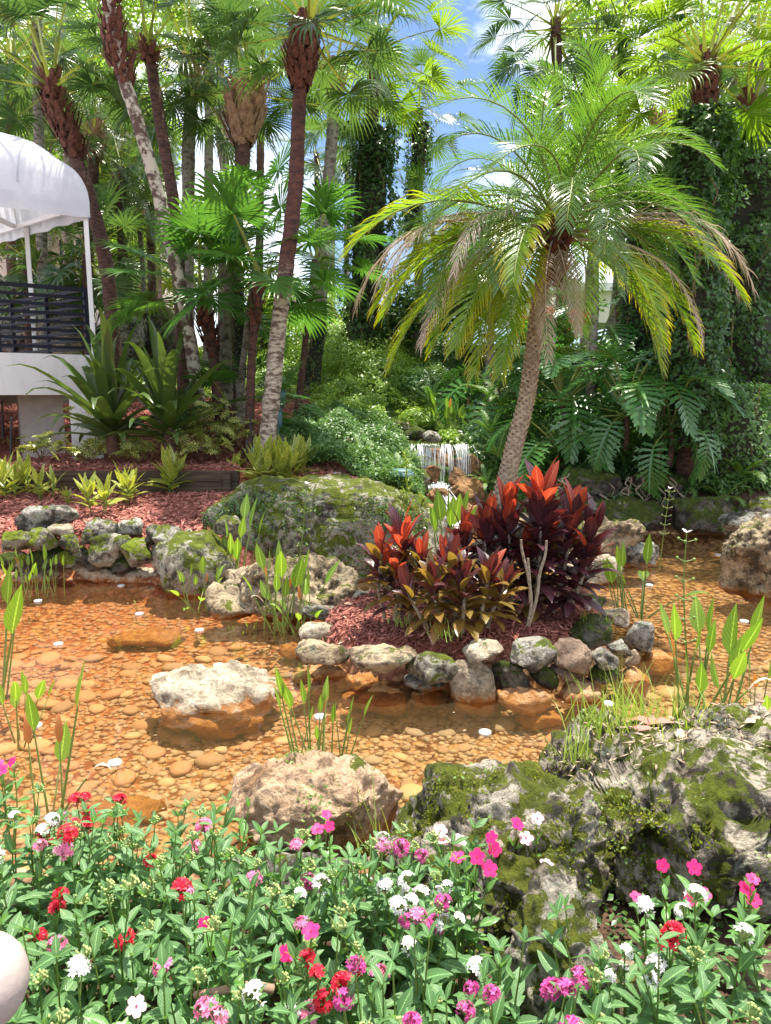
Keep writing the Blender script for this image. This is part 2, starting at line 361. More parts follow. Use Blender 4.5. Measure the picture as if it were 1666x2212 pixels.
M['cream'] = plain('cream_wall', (.76, .70, .62), .8, .1, 2, (.70, .63, .55)); M['terra'] = plain('terracotta_band', (.50, .16, .09), .7)
M['glassd'] = plain('dark_window_glass', (.03, .04, .06), .08)
M['teal'] = plain('teal_plastic', (.08, .17, .18), .5, .1, 20); M['tealp'] = plain('pale_teal_box', (.45, .60, .58), .6, .1, 12, (.55, .66, .62))
M['disc'] = plain('white_disc', (.62, .66, .64), .4, .1, 60, (.5, .52, .48)); M['black'] = plain('black_plastic', (.015, .015, .018), .4)
M['cap'] = plain('worn_shaded_cap', (.40, .33, .30), .6, .25, 9, (.33, .27, .25))  # base colour darkened to stand in for shade on the cap
M['cane'] = plain('grey_cane', (.36, .30, .22), .9, .6, 40, (.20, .15, .10)); M['wood'] = plain('dry_wood', (.42, .27, .18), .8, .5, 25, (.25, .14, .09))
M['rk_pale'] = rockmat('pale_limestone', (.60, .52, .39), (.38, .29, .19), .06, .38)
M['rk_tan'] = rockmat('tan_limestone', (.50, .40, .26), (.30, .21, .12), .22, .6)
M['rk_grey'] = rockmat('grey_limestone', (.42, .40, .34), (.20, .18, .14), .24, .7, lichen=.5)
M['rk_moss'] = rockmat('mossy_limestone', (.38, .36, .28), (.18, .16, .11), .52, .7, lichen=.4)
M['rk_dark'] = rockmat('dark_wet_limestone', (.16, .14, .11), (.07, .06, .045), .62, .7, lichen=.15, mosscol=(.07, .10, .012))
M['rk_brt'] = rockmat('bright_moss_stone', (.28, .26, .2), (.10, .09, .06), .60, .75, mosscol=(.17, .22, .012))
M['rk_brn'] = rockmat('brown_stone', (.36, .26, .18), (.24, .16, .11), .05, .28, lichen=.1)
M['rk_or'] = rockmat('orange_stained_stone', (.66, .46, .30), (.45, .24, .11), .14, .5, lichen=.1, wet=.2)
M['rk_fg'] = rockmat('weathered_reef_rock', (.52, .46, .36), (.26, .21, .15), .44, .75, lichen=.4, mosscol=(.12, .15, .012))
M['rk_fm'] = rockmat('rough_mossy_reef_rock', (.50, .45, .36), (.24, .20, .14), .47, .72, lichen=.35, mosscol=(.12, .14, .012))
M['rk_fall'] = rockmat('wet_orange_rock', (.42, .24, .11), (.22, .11, .045), .06, .5, stain=False, lichen=0)

def twotone(name, z0, z1):
    m, t, o = newmat(name); l = t.links.new; tc_ = N(t, 'ShaderNodeTexCoord'); mp_ = N(t, 'ShaderNodeMapping'); mp_.inputs['Scale'].default_value = (1, 1, 2.4); l(tc_.outputs['Object'], mp_.inputs[0])
    sp = N(t, 'ShaderNodeSeparateXYZ'); l(tc_.outputs['Object'], sp.inputs[0]); n = noise(t, mp_.outputs[0], 9, 7, .65)
    lo = ramp(t, n, [(.42, (.50, .43, .34)), (.58, (.12, .08, .06))]); hi = ramp(t, n, [(.40, (.14, .055, .04)), (.65, (.035, .02, .018))])
    k = N(t, 'ShaderNodeMapRange'); l(math_(t, 'ADD', sp.outputs[2], math_(t, 'MULTIPLY', n, 1.2)), k.inputs[0]); k.inputs[1].default_value = z0; k.inputs[2].default_value = z1
    p = N(t, 'ShaderNodeBsdfPrincipled'); l(mixc(t, k.outputs[0], lo, hi), p.inputs['Base Color']); p.inputs['Roughness'].default_value = .9; b = N(t, 'ShaderNodeBump'); b.inputs['Strength'].default_value = .9; b.inputs['Distance'].default_value = .02; l(n, b.inputs['Height']); l(b.outputs[0], p.inputs['Normal']); l(p.outputs[0], o.inputs[0]); return m
M['trunk_b'] = twotone('dark_topped_palm_bark', 2.7, 3.3)

# ------------------------------------------------------------------ the lie of the land
CP = [(-8, -6, .35), (0, -6, .35), (8, -6, .35), (0, 0, .3), (-3, 1, .25), (3, 1, .25), (-2, 2.3, .12), (0, 2.3, .12), (2, 2.2, .15), (5, 2.5, .25), (9, 3, .4), (-7, 2, .3),
      (-8, 7.9, .5), (-5, 7.9, .48), (-3, 7.8, .48), (-5, 9.2, .6), (-3, 9.2, .62), (-1.6, 9.2, .7), (-8, 9.2, .6),
      (-8, 11, 1.04), (-5, 11, 1.04), (-3, 11, 1.06), (-1.8, 10.6, 1.05), (-.9, 9.6, .82), (-.2, 9.7, .72), (-.3, 8.0, .3), (.3, 8.8, .4), (-1.5, 7.8, .4),
      (-5, 13, 1.4), (-2, 13.4, 1.5), (-5, 16.5, 2.4), (-9, 17, 2.5), (-1.8, 16, 2.1), (-.6, 11.2, 1.15), (-1.0, 12.3, 1.45), (.0, 12.6, 1.25), (-.3, 15, 2.3), (-1.2, 19, 3.4), (0.2, 19.5, 3.1),
      (.5, 14.2, 1.5), (-.1, 13.8, 1.6), (.6, 12.9, 1.12), (1.0, 12.1, .98), (1.2, 11.3, .2), (1.0, 10.6, -.1), (1.9, 12.3, 1.1), (2.0, 13.5, 1.5), (1.4, 16, 2.3), (2.5, 17, 2.9),
      (2.0, 11.2, .6), (2.8, 10.7, .45), (4.2, 10.6, .45), (3.0, 12, 1.1), (4.5, 12, 1.2), (6.5, 11, .8), (6, 14, 1.45), (8, 14, 1.45), (8, 16, 1.5), (5, 17, 2.4), (9, 20, 2.8), (10, 7, .5), (8.5, 9.5, .5),
      (0, 25, 3.4), (-10, 25, 2.9), (10, 25, 3.2), (-25, 20, 2.5), (25, 20, 2.5), (0, 45, 3.2), (40, 45, 3), (-40, 45, 3), (-25, 0, .6), (25, 0, .8), (-8, 5, .35)]
CP = A(CP, float); CX = CP[:, :2]
_d = np.linalg.norm(CX[:, None]-CX[None], axis=2); _K = np.vstack([np.hstack([_d, np.ones((len(CP), 1))]), np.hstack([np.ones((1, len(CP))), [[0]]])])
_w = np.linalg.solve(_K, np.append(CP[:, 2], 0))
def base_h(x, y):
    q = np.stack([x, y], 1); o = np.empty(len(q))
    for i in range(0, len(q), 20000):
        o[i:i+20000] = np.linalg.norm(q[i:i+20000, None]-CX[None], axis=2)@_w[:-1]+_w[-1]
    return o
POND = A([(-3.4, 2.95), (-2.5, 2.72), (-1.5, 2.62), (-.3, 2.62), (.2, 2.8), (.6, 3.1), (1.0, 3.3), (1.8, 3.45), (3.0, 3.55), (4.2, 3.8), (6.5, 4.4), (8, 6.6), (7.6, 8.6), (6.2, 9.6),
          (5, 9.9), (3.4, 10.0), (2.4, 10.1), (1.9, 10.7), (1.3, 11.0), (.8, 10.7), (.7, 9.8), (.9, 8.6), (.6, 7.9), (-.3, 7.75), (-1.2, 7.3), (-2.0, 7.15), (-2.3, 7.35), (-3.2, 7.5), (-4.6, 7.5), (-6, 7.0), (-6.6, 4.6), (-5, 3.3)])
ISL = A([(-.50, 5.1), (-.36, 4.86), (.0, 4.72), (.6, 4.66), (1.1, 4.74), (1.50, 4.98), (1.74, 5.45), (1.8, 6.0), (1.6, 6.5), (.9, 6.6), (.25, 6.35), (-.2, 6.0), (-.5, 5.6)])
def smooth_poly(P, k=2):
    for _ in range(k): Q = np.roll(P, -1, 0); P = np.stack([.75*P+.25*Q, .25*P+.75*Q], 1).reshape(-1, 2)
    return P
POND = smooth_poly(POND); ISL = smooth_poly(ISL)
def sdf(P, x, y):                   # positive inside
    q = np.stack([x, y], 1); best = np.full(len(q), 1e9); ins = np.zeros(len(q), bool)
    for a, b in zip(P, np.roll(P, -1, 0)):
        ab = b-a; t = np.clip(((q-a)@ab)/(ab@ab), 0, 1); best = np.minimum(best, np.linalg.norm(q-a-t[:, None]*ab, axis=1))
        c = ((a[1] > q[:, 1]) != (b[1] > q[:, 1])); xx = (b[0]-a[0])*(q[:, 1]-a[1])/((b[1]-a[1]) or 1e-9)+a[0]; ins ^= c & (q[:, 0] < xx)
    return np.where(ins, best, -best)
def th(x, y):
    x = np.atleast_1d(np.asarray(x, float)); y = np.atleast_1d(np.asarray(y, float))
    h = base_h(x, y); near = (x > -10) & (x < 10) & (y > 1) & (y < 13)
    # the timber wall holds the upper bed back
    k = sstep(9.42, 9.30, y)*sstep(-1.6, -1.9, x); h = np.where((x < -1.6) & (y < 9.42) & (y > 8.6), h*(1-k)+np.minimum(h, .64)*k, h)
    k = sstep(9.36, 9.46, y)*sstep(-1.7, -1.95, x)*sstep(10.6, 10.2, y); h = h*(1-k)+np.maximum(h, .93)*k
    h = np.maximum(h, .04)
    dp = sdf(POND, x, y); di = sdf(ISL, x, y)
    z = h.copy()
    out_ = dp < 0; z[out_] = h[out_]*(.12+.88*sstep(0, .35, -dp[out_]))
    ins = dp >= 0; z[ins] = .03-(.20)*sstep(0, .3, dp[ins])-.03*sstep(.3, 2, dp[ins])
    ii = di > -.14; z[ii] = np.maximum(z[ii], -.17+(.17+.26+.06*sstep(.2, 1.2, di[ii]))*sstep(-.12, .12, di[ii]))
    z = z+.03*pnoise(np.stack([x*1.3, y*1.3, 0*x], 1))*sstep(-.1, .4, np.abs(dp))
    return z
def t1(x, y): return float(th(x, y)[0])
def tnorm(x, y):
    e = .06; zx = th(x+e, y)-th(x-e, y); zy = th(x, y+e)-th(x, y-e)
    return nrmz(np.stack([-zx/(2*e), -zy/(2*e), np.ones_like(zx)], 1))
xs = np.concatenate([[-900, -400, -180, -90, -50, -30, -20, -14], np.arange(-10, 10.01, .09), [14, 20, 30, 50, 90, 180, 400, 900]])
ys = np.concatenate([[-200, -60, -20, -8, -3, 0], np.arange(1, 13, .08), np.arange(13, 24, .25), [26, 30, 36, 45, 60, 90, 150, 300, 900]])
XX, YY = np.meshgrid(xs, ys, indexing='ij'); x = XX.ravel(); y = YY.ravel(); far = (np.abs(x) > 45) | (y > 50) | (y < -8)
zz = th(x, y); zz = np.where(far, np.where(y > 20, 3.0, np.where(y < 0, .4, 1.5)), zz)
g = Geo(); ny = len(ys); i, j = np.meshgrid(np.arange(len(xs)-1), np.arange(ny-1), indexing='ij'); i = i.ravel(); j = j.ravel()
g.add(np.stack([x, y, zz], 1), np.stack([i*ny+j, (i+1)*ny+j, (i+1)*ny+j+1, i*ny+j+1], 1))
m, t, o = newmat('garden_ground'); l = t.links.new
at_ = N(t, 'ShaderNodeAttribute', attribute_name='zone'); sx = N(t, 'ShaderNodeSeparateXYZ'); l(at_.outputs['Color'], sx.inputs[0])
gp = N(t, 'ShaderNodeNewGeometry').outputs['Position']
n1 = noise(t, gp, 30, 6, .7); n2 = noise(t, gp, 2.0, 5)
soil = ramp(t, n1, [(.3, (.035, .02, .012)), (.6, (.12, .07, .045))])
mul = ramp(t, n1, [(.3, (.08, .02, .015)), (.5, (.26, .085, .06)), (.68, (.42, .19, .14))])
grn = ramp(t, n1, [(.35, (.02, .045, .01)), (.65, (.10, .17, .03))])
vo = N(t, 'ShaderNodeTexVoronoi'); vo.inputs['Scale'].default_value = 17; vo.inputs['Randomness'].default_value = 1; l(gp, vo.inputs['Vector'])
vcx = N(t, 'ShaderNodeSeparateXYZ'); l(vo.outputs['Color'], vcx.inputs[0])
peb = ramp(t, vcx.outputs[0], [(0, (.30, .16, .08)), (.4, (.48, .30, .14)), (.75, (.42, .29, .17)), (1, (.56, .40, .22))])
peb = mixc(t, ramp(t, vo.outputs['Distance'], [(.35, (0, 0, 0)), (.7, (1, 1, 1))]), peb, (.12, .05, .02))
redness = N(t, 'ShaderNodeMapRange'); ps = N(t, 'ShaderNodeSeparateXYZ'); l(gp, ps.inputs[0])
l(math_(t, 'ADD', math_(t, 'SUBTRACT', math_(t, 'MULTIPLY', ps.outputs[1], .5), ps.outputs[0]), math_(t, 'MULTIPLY', n2, 2)), redness.inputs[0]); redness.inputs[1].default_value = 3.0; redness.inputs[2].default_value = 6.0
peb = mixc(t, math_(t, 'MULTIPLY', redness.outputs[0], .4), peb, (.50, .13, .04))
col = mixc(t, sx.outputs[0], soil, mul); col = mixc(t, sx.outputs[2], col, grn); col = mixc(t, sx.outputs[1], col, peb)
p = N(t, 'ShaderNodeBsdfPrincipled'); l(col, p.inputs['Base Color']); p.inputs['Roughness'].default_value = .9; p.inputs['Specular IOR Level'].default_value = .15
b = N(t, 'ShaderNodeBump'); b.inputs['Strength'].default_value = .8; b.inputs['Distance'].default_value = .03
l(mixc(t, sx.outputs[1], n1, math_(t, 'SUBTRACT', .7, vo.outputs['Distance'])), b.inputs['Height']); l(b.outputs[0], p.inputs['Normal']); l(p.outputs[0], o.inputs[0])
me = g.mesh('ground', m)
dp = sdf(POND, x, y); di = sdf(ISL, x, y)
ca = me.color_attributes.new('zone', 'FLOAT_COLOR', 'POINT')
zr = ((di > .0) | ((dp < -.1) & (y > 7.4) & (y < 10.3) & (x < .1)) | ((x < -.8) & (y >= 10.3) & (y < 15.2)) | ((x < -3) & (y > 15))).astype(float)
zg = ((dp > -.02) & (di < .02)).astype(float); zb = ((y > 13.5) | ((x > -.8) & (y > 10.5))).astype(float)*(1-zr*.999)
ca.data.foreach_set('color', np.stack([zr, zg, zb, np.ones_like(zr)], 1).astype(np.float32).ravel())
tag(ob('ground', me), kind='structure')

# water: a clear sheet that lets the sun through to the bed and mirrors at low angles
def watermat(name, tintc, bstr, bsc, murk=0.):
    m, t, o = newmat(name); l = t.links.new
    tr = N(t, 'ShaderNodeBsdfTransparent'); tr.inputs[0].default_value = c4(tintc); gl = N(t, 'ShaderNodeBsdfGlossy'); gl.inputs['Roughness'].default_value = .03
    fr = N(t, 'ShaderNodeFresnel'); fr.inputs['IOR'].default_value = 1.4
    n = noise(t, N(t, 'ShaderNodeNewGeometry').outputs['Position'], bsc, 3, .5); b = N(t, 'ShaderNodeBump'); b.inputs['Strength'].default_value = bstr; b.inputs['Distance'].default_value = .02
    l(n, b.inputs['Height']); l(b.outputs[0], gl.inputs['Normal']); l(b.outputs[0], fr.inputs['Normal'])
    ms = N(t, 'ShaderNodeMixShader'); l(fr.outputs[0], ms.inputs[0]); df = N(t, 'ShaderNodeBsdfDiffuse'); df.inputs[0].default_value = (.26, .175, .075, 1); m2 = N(t, 'ShaderNodeMixShader'); m2.inputs[0].default_value = murk; l(tr.outputs[0], m2.inputs[1]); l(df.outputs[0], m2.inputs[2])
    l(m2.outputs[0], ms.inputs[1]); l(gl.outputs[0], ms.inputs[2]); l(ms.outputs[0], o.inputs[0]); return m
M['water'] = watermat('pond_water', (.89, .81, .66), .13, 3, .09)
g = Geo(); g.add([(-7.5, 2.3, 0), (9, 2.3, 0), (9, 11.6, 0), (-7.5, 11.6, 0)], [[0, 1, 2, 3]])
tag(ob('pond_water', g.mesh('pond_water', M['water'])), kind='structure')

# ------------------------------------------------------------------ pebbles on the bed
def pebmat(name='river_pebble', stops=None):
    m, t, o = newmat(name); l = t.links.new
    gi = N(t, 'ShaderNodeNewGeometry'); oi = N(t, 'ShaderNodeObjectInfo')
    f = math_(t, 'FRACT', math_(t, 'ADD', gi.outputs['Random Per Island'], oi.outputs['Random']))
    c = ramp(t, f, stops or [(0, (.17, .125, .10)), (.2, (.40, .29, .19)), (.4, (.28, .19, .13)), (.55, (.48, .37, .24)), (.72, (.21, .18, .155)), (.88, (.36, .22, .15)), (1, (.44, .36, .27))])
    n2 = noise(t, gi.outputs['Position'], 1.1, 3); ps = N(t, 'ShaderNodeSeparateXYZ'); l(gi.outputs['Position'], ps.inputs[0])
    mr = N(t, 'ShaderNodeMapRange'); l(math_(t, 'ADD', math_(t, 'SUBTRACT', math_(t, 'MULTIPLY', ps.outputs[1], .5), ps.outputs[0]), math_(t, 'MULTIPLY', n2, 2)), mr.inputs[0]); mr.inputs[1].default_value = 3.6; mr.inputs[2].default_value = 7.
    c = mixc(t, math_(t, 'MULTIPLY', mr.outputs[0], .6), c, (.38, .13, .06))
    c = mixc(t, math_(t, 'MULTIPLY', noise(t, gi.outputs['Position'], 60, 4), .35), c, (.8, .6, .35))
    p = N(t, 'ShaderNodeBsdfPrincipled'); l(c, p.inputs['Base Color']); p.inputs['Roughness'].default_value = .7; p.inputs['Specular IOR Level'].default_value = .2; l(p.outputs[0], o.inputs[0]); return m
M['peb'] = pebmat()
PC = [('grey', pebmat('grey_pebble', [(0, (.16, .14, .12)), (1, (.27, .24, .20))])), ('ochre', pebmat('ochre_pebble', [(0, (.40, .29, .17)), (1, (.50, .38, .24))])), ('brown', pebmat('brown_pebble', [(0, (.20, .13, .09)), (1, (.30, .20, .13))])), ('rust-red', pebmat('rusty_pebble', [(0, (.32, .17, .11)), (1, (.42, .23, .14))]))]
def peb_shape(n, seed):
    v, f = ico(n); v = v*(1+.16*pnoise(v*1.1+seed*3.7))[:, None]; return v*A([1, .8, .34]), f
pebs = [peb_shape(2, s) for s in range(6)]; pebs_lo = [peb_shape(1, s) for s in range(6)]
pm = []
for _, mt_ in PC:
    for v, f in pebs: gg = Geo(); gg.add(v, f); pm.append(gg.mesh('pebble', mt_))
def pond_pts(cell, jit, ymax, keep=1.):
    X, Y = np.meshgrid(np.arange(-4.6, 6.5, cell), np.arange(2.6, ymax, cell)); X = X.ravel(); Y = Y.ravel()
    X = X+rng.uniform(-jit, jit, len(X))*cell; Y = Y+rng.uniform(-jit, jit, len(Y))*cell
    k = (np.abs(X) < .56*Y+.35) & (sdf(POND, X, Y) > .04) & (sdf(ISL, X, Y) < -.05) & (rng.random(len(X)) < keep); return X[k], Y[k]
X, Y = pond_pts(.19, .4, 6.2, .75); o_ = np.argsort(Y); X = X[o_][:300]; Y = Y[o_][:300]
Z = th(X, Y)
for i in range(len(X)):
    r = R.choice((R.uniform(.04, .07), R.uniform(.05, .105)))
    ci = R.choice((0, 1, 1, 2, 3))
    o = ob('pebble', pm[ci*6+i % 6], None, (X[i], Y[i], Z[i]+r*.12), (R.gauss(0, .1), R.gauss(0, .1), R.uniform(0, 6.3)), (r, r, r*R.uniform(.8, 1.1)))
    sz = 'large' if r > .078 else ('medium' if r > .055 else 'small'); x_, y_ = X[i], Y[i]
    if x_ > 1.9: zn = 'in the right pond beside the island' if y_ > 4.2 else 'in the right pond behind the reef rock'
    elif y_ < 3.35: zn = 'near the flower bed at the left picture edge' if x_ < -1.3 else ('near the flower bed left of the orange-brown rock' if x_ < -.5 else 'behind the near shore rocks')
    elif x_ > -.5: zn = 'just in front of the island wall' if y_ > 4.0 else 'between the near shore rocks and the island'
    elif x_ > -.95: zn = 'between the double-peaked rock and the island'
    elif y_ < 3.95: zn = 'in front of the double-peaked rock' if x_ > -1.5 else 'at the left side of the near pond bed'
    elif y_ < 4.7: zn = 'left of the double-peaked rock' if x_ > -1.9 else 'at the left picture edge of the pond bed'
    elif y_ < 5.4: zn = 'around the flat sunken slab' if x_ > -2.3 else 'far left before the mossy wall'
    else: zn = 'in the reddish bed behind the sunken slab'
    tag(o, f'{sz} {PC[ci][0]} pebble under water {zn}', 'pebble', 'larger pebbles on the pond bed')
g = Geo()
for cell, jit, ymax, r0, r1, tm in ((.085, .48, 7.6, .024, .042, pebs_lo), (.05, .5, 5.6, .014, .026, pebs_lo)):
    X, Y = pond_pts(cell, jit, ymax); Z = th(X, Y); k = rng.integers(0, 6, len(X)); rr = rng.uniform(r0, r1, len(X))
    nn = A([[0, 0, 1.]])+rng.normal(size=(len(X), 3))*.15
    Mx = frames(nn)
    for q in range(6):
        kk = k == q; scatter(g, tm[q][0], tm[q][1], np.stack([X, Y, Z+rr*.1], 1)[kk], Mx[kk], rr[kk])
tag(ob('small_pebbles', g.mesh('small_pebbles', M['peb'])), kind='stuff')

# ------------------------------------------------------------------ mulch chips
def chips(name, cond, X, Y, size, mat, lift=.008):
    k = cond(X, Y); X = X[k]; Y = Y[k]; Z = th(X, Y)+lift*rng.uniform(.3, 1.6, len(X)); nn = tnorm(X, Y)+rng.normal(size=(len(X), 3))*.35
    g = Geo(); s = rng.uniform(.6, 1.4, len(X))*size
    scatter(g, [[-.11, 0, 0], [.11, 0, 0], [0, .5, .10], [.05, 1, 0]], [[0, 1, 2], [1, 3, 2], [3, 0, 2], [0, 3, 1]], np.stack([X, Y, Z], 1), frames(nn), s)
    return tag(ob(name, g.mesh(name, mat)), kind='stuff')
def cloud(n, x0, x1, y0, y1): return rng.uniform(x0, x1, n), rng.uniform(y0, y1, n)
X, Y = cloud(16000, -.8, 2.1, 4.3, 7)
chips('island_mulch', lambda x, y: sdf(ISL, x, y) > .02, X, Y, .07, M['mulch'])
X, Y = cloud(17000, -5.6, .2, 7.6, 11.4)
chips('bank_mulch', lambda x, y: (sdf(POND, x, y) < -.12) & ~((y > 9.3) & (y < 9.47)), X, Y, .10, M['mulch'], .012)
X, Y = cloud(7000, -7.5, -.8, 11.4, 15)
chips('upper_mulch', lambda x, y: x < 99, X, Y, .10, M['mulch'], .02)

# ------------------------------------------------------------------ rocks
def rock_mesh(name, size, seed, n, mat, dents=(), box_=.75, pit=.05, amp=.16, cuts=9, freq=1.5):
    r = np.random.default_rng(seed*7+1); v, f = ico(n); d = v.copy(); S = A(size, float)/2
    p = np.sign(d)*np.abs(d)**box_; p = p/np.linalg.norm(p, axis=1)[:, None]**.55
    for _ in range(cuts):
        nn = nrmz(r.normal(size=3)*A([1, 1, .8])); h = r.uniform(.58, .86)*max(.75, np.abs(p@nn).max()*.9); e = np.maximum(0, p@nn-h); p = p-nn*(e*.86)[:, None]
    q = p*S; sc = S.mean(); o = r.uniform(0, 60, 3); nd = nrmz(d/S*sc)
    q = q+nd*(amp*sc*fbm(q*(freq/sc)+o, 3))[:, None]
    rid = 1-np.abs(pnoise(q*(3.2/sc**.6)+o))*2; q = q+nd*(amp*.35*sc**.8*rid*.5)[:, None]
    if pit: pn = pnoise(q*9+o)+.5*pnoise(q*21+o); q = q-nd*(pit*sstep(.25, .75, pn))[:, None]; q = q+nd*(pit*(.9*(np.abs(pnoise(q*13+o))-.22)+.5*(np.abs(pnoise(q*29+o))-.2)))[:, None]
    for c_, r_, dp_ in dents:
        w_ = np.clip(1-np.linalg.norm(q-A(c_)+.03*np.stack([pnoise(q*9+3), pnoise(q*9+8), pnoise(q*9+15)], 1), axis=1)/r_, 0, 1); q = q+A([.1, 1, .15])*(dp_*(w_*w_*(3-2*w_)))[:, None]
    g = Geo(); g.add(q, f); return g.mesh(name, mat)
rk = [0]
def rock(label, c, size, mat, n=4, rz=0., cat='rock', group=None, name='rock', tilt=0., **k):
    rk[0] += 1; me = rock_mesh(name, size, rk[0], n, M[mat], **k)
    o = ob(name, me, None, c, (tilt, R.uniform(-.08, .08), rz)); return tag(o, label, cat, group)
def stone(label, u, v, w, h, z, mat, n=4, dep=.9, **k):      # picture size of the stone, height of its middle
    w *= 1.16; h *= 1.08; c = G(u, v, z); s = PX(c); k.setdefault('pit', .022); k.setdefault('rz', R.uniform(-.25, .25))
    return rock(label, c, (w*s*1.08, w*s*dep, h*s*1.12), mat, n, **k)
# --- ring of stones round the island: (u, v, w, h, z, material, label)
IS = [(821, 1423, 130, 56, .22, 'rk_tan', 'tan pitted stone at the left end of the island edge, overhanging a dark gap'),
      (941, 1437, 118, 46, .20, 'rk_moss', 'low stone with yellow-green moss on its rim in the island front edge'),
      (928, 1472, 88, 30, .05, 'rk_grey', 'grey stone slab tucked under the low stone with the mossy rim'),
      (1020, 1482, 112, 120, .06, 'rk_pale', 'large pale wedge stone reaching from the mulch down into the orange water'),
      (1042, 1406, 90, 32, .30, 'rk_pale', 'hollow-topped pale stone lying on the mulch above the pale wedge stone'),
      (1143, 1418, 100, 62, .24, 'rk_grey', 'angular light grey stone set on dark mossy stones at the island front'),
      (1105, 1466, 76, 58, .10, 'rk_dark', 'dark mossy stone just right of the pale wedge stone'),
      (1172, 1460, 66, 48, .10, 'rk_dark', 'black wet stone beneath the angular light grey stone'),
      (1236, 1415, 104, 66, .24, 'rk_brn', 'smooth brown stone on the island edge with a pale tail to its right'),
      (1304, 1420, 60, 40, .24, 'rk_grey', 'pale grey tail stone tapering to the right of the smooth brown stone'),
      (1226, 1452, 58, 32, .13, 'rk_brn', 'small brown stone under the smooth brown stone'),
      (1306, 1456, 76, 36, .12, 'rk_dark', 'dark stone with grey lichen under the pale grey tail stone'),
      (1127, 1512, 108, 54, -.02, 'rk_or', 'orange stained block half in the water below the dark mossy stones'),
      (1258, 1495, 104, 54, .02, 'rk_or', 'orange and pale block at the waterline below the small brown stone'),
      (923, 1507, 84, 44, -.06, 'rk_or', 'orange stone under water left of the pale wedge stone'),
      (828, 1510, 94, 52, -.06, 'rk_or', 'submerged orange stone with a rough top at the island front left'),
      (790, 1468, 92, 40, -.02, 'rk_or', 'orange ledge stone below the tan pitted stone'),
      (1278, 1366, 96, 66, .24, 'rk_dark', 'dark rounded stone with grey-green lichen at the right end of the island'),
      (1330, 1332, 74, 34, .22, 'rk_pale', 'pale cracked stone behind the dark lichen stone on the island right end'),
      (1378, 1378, 58, 74, .14, 'rk_grey', 'whitish upright stone at the far right tip of the island'),
      (1338, 1400, 44, 40, .20, 'rk_grey', 'small grey stone between the dark lichen stone and the upright whitish stone'),
      (1270, 1308, 66, 36, .22, 'rk_moss', 'mossy yellowish stone at the back right edge of the island'),
      (1232, 1296, 84, 28, .20, 'rk_brn', 'flat smooth tan slab at the back right of the island'),
      (1420, 1432, 92, 44, -.06, 'rk_or', 'orange stone under water off the right tip of the island'),
      (1262, 1545, 80, 30, -.10, 'rk_or', 'low sunken orange stone in front of the island beneath the orange block'),
      (1368, 1422, 34, 34, .12, 'rk_tan', 'small tan stone at the foot of the upright whitish stone'),
      (1360, 1475, 90, 60, -.06, 'rk_or', 'broad sunken orange stone right of the dark lichen-grey stone'),
      (1160, 1550, 90, 34, -.12, 'rk_or', 'flat sunken stone in front of the orange stained block'),
      (697, 1411, 104, 54, .17, 'rk_tan', 'pitted tan stone at the left tip of the island'),
      (685, 1368, 96, 40, .17, 'rk_pale', 'flat pale stone behind the pitted tan stone on the left tip'),
      (712, 1450, 96, 34, .0, 'rk_or', 'orange stone under the pitted tan stone at the left tip'),
      (775, 1303, 54, 42, .20, 'rk_grey', 'pale lichen stone at the back left of the island'),
      (695, 1326, 84, 26, .16, 'rk_grey', 'flat pitted grey stone in the channel left of the island mulch'),
      (730, 1345, 50, 22, .20, 'rk_pale', 'small pale stone at the left mulch edge of the island'),
      (760, 1520, 40, 34, -.1, 'rk_or', 'small orange stone under water at the island left front'),
      (640, 1405, 70, 30, -.1, 'rk_or', 'brown orange stone under water beside the left tip of the island')]
for u, v, w, h, z, mt, lb in IS: stone(lb, u, v, w, h, z, mt, name='stone', cat='stone', cuts=15, amp=.11, box_=.6)
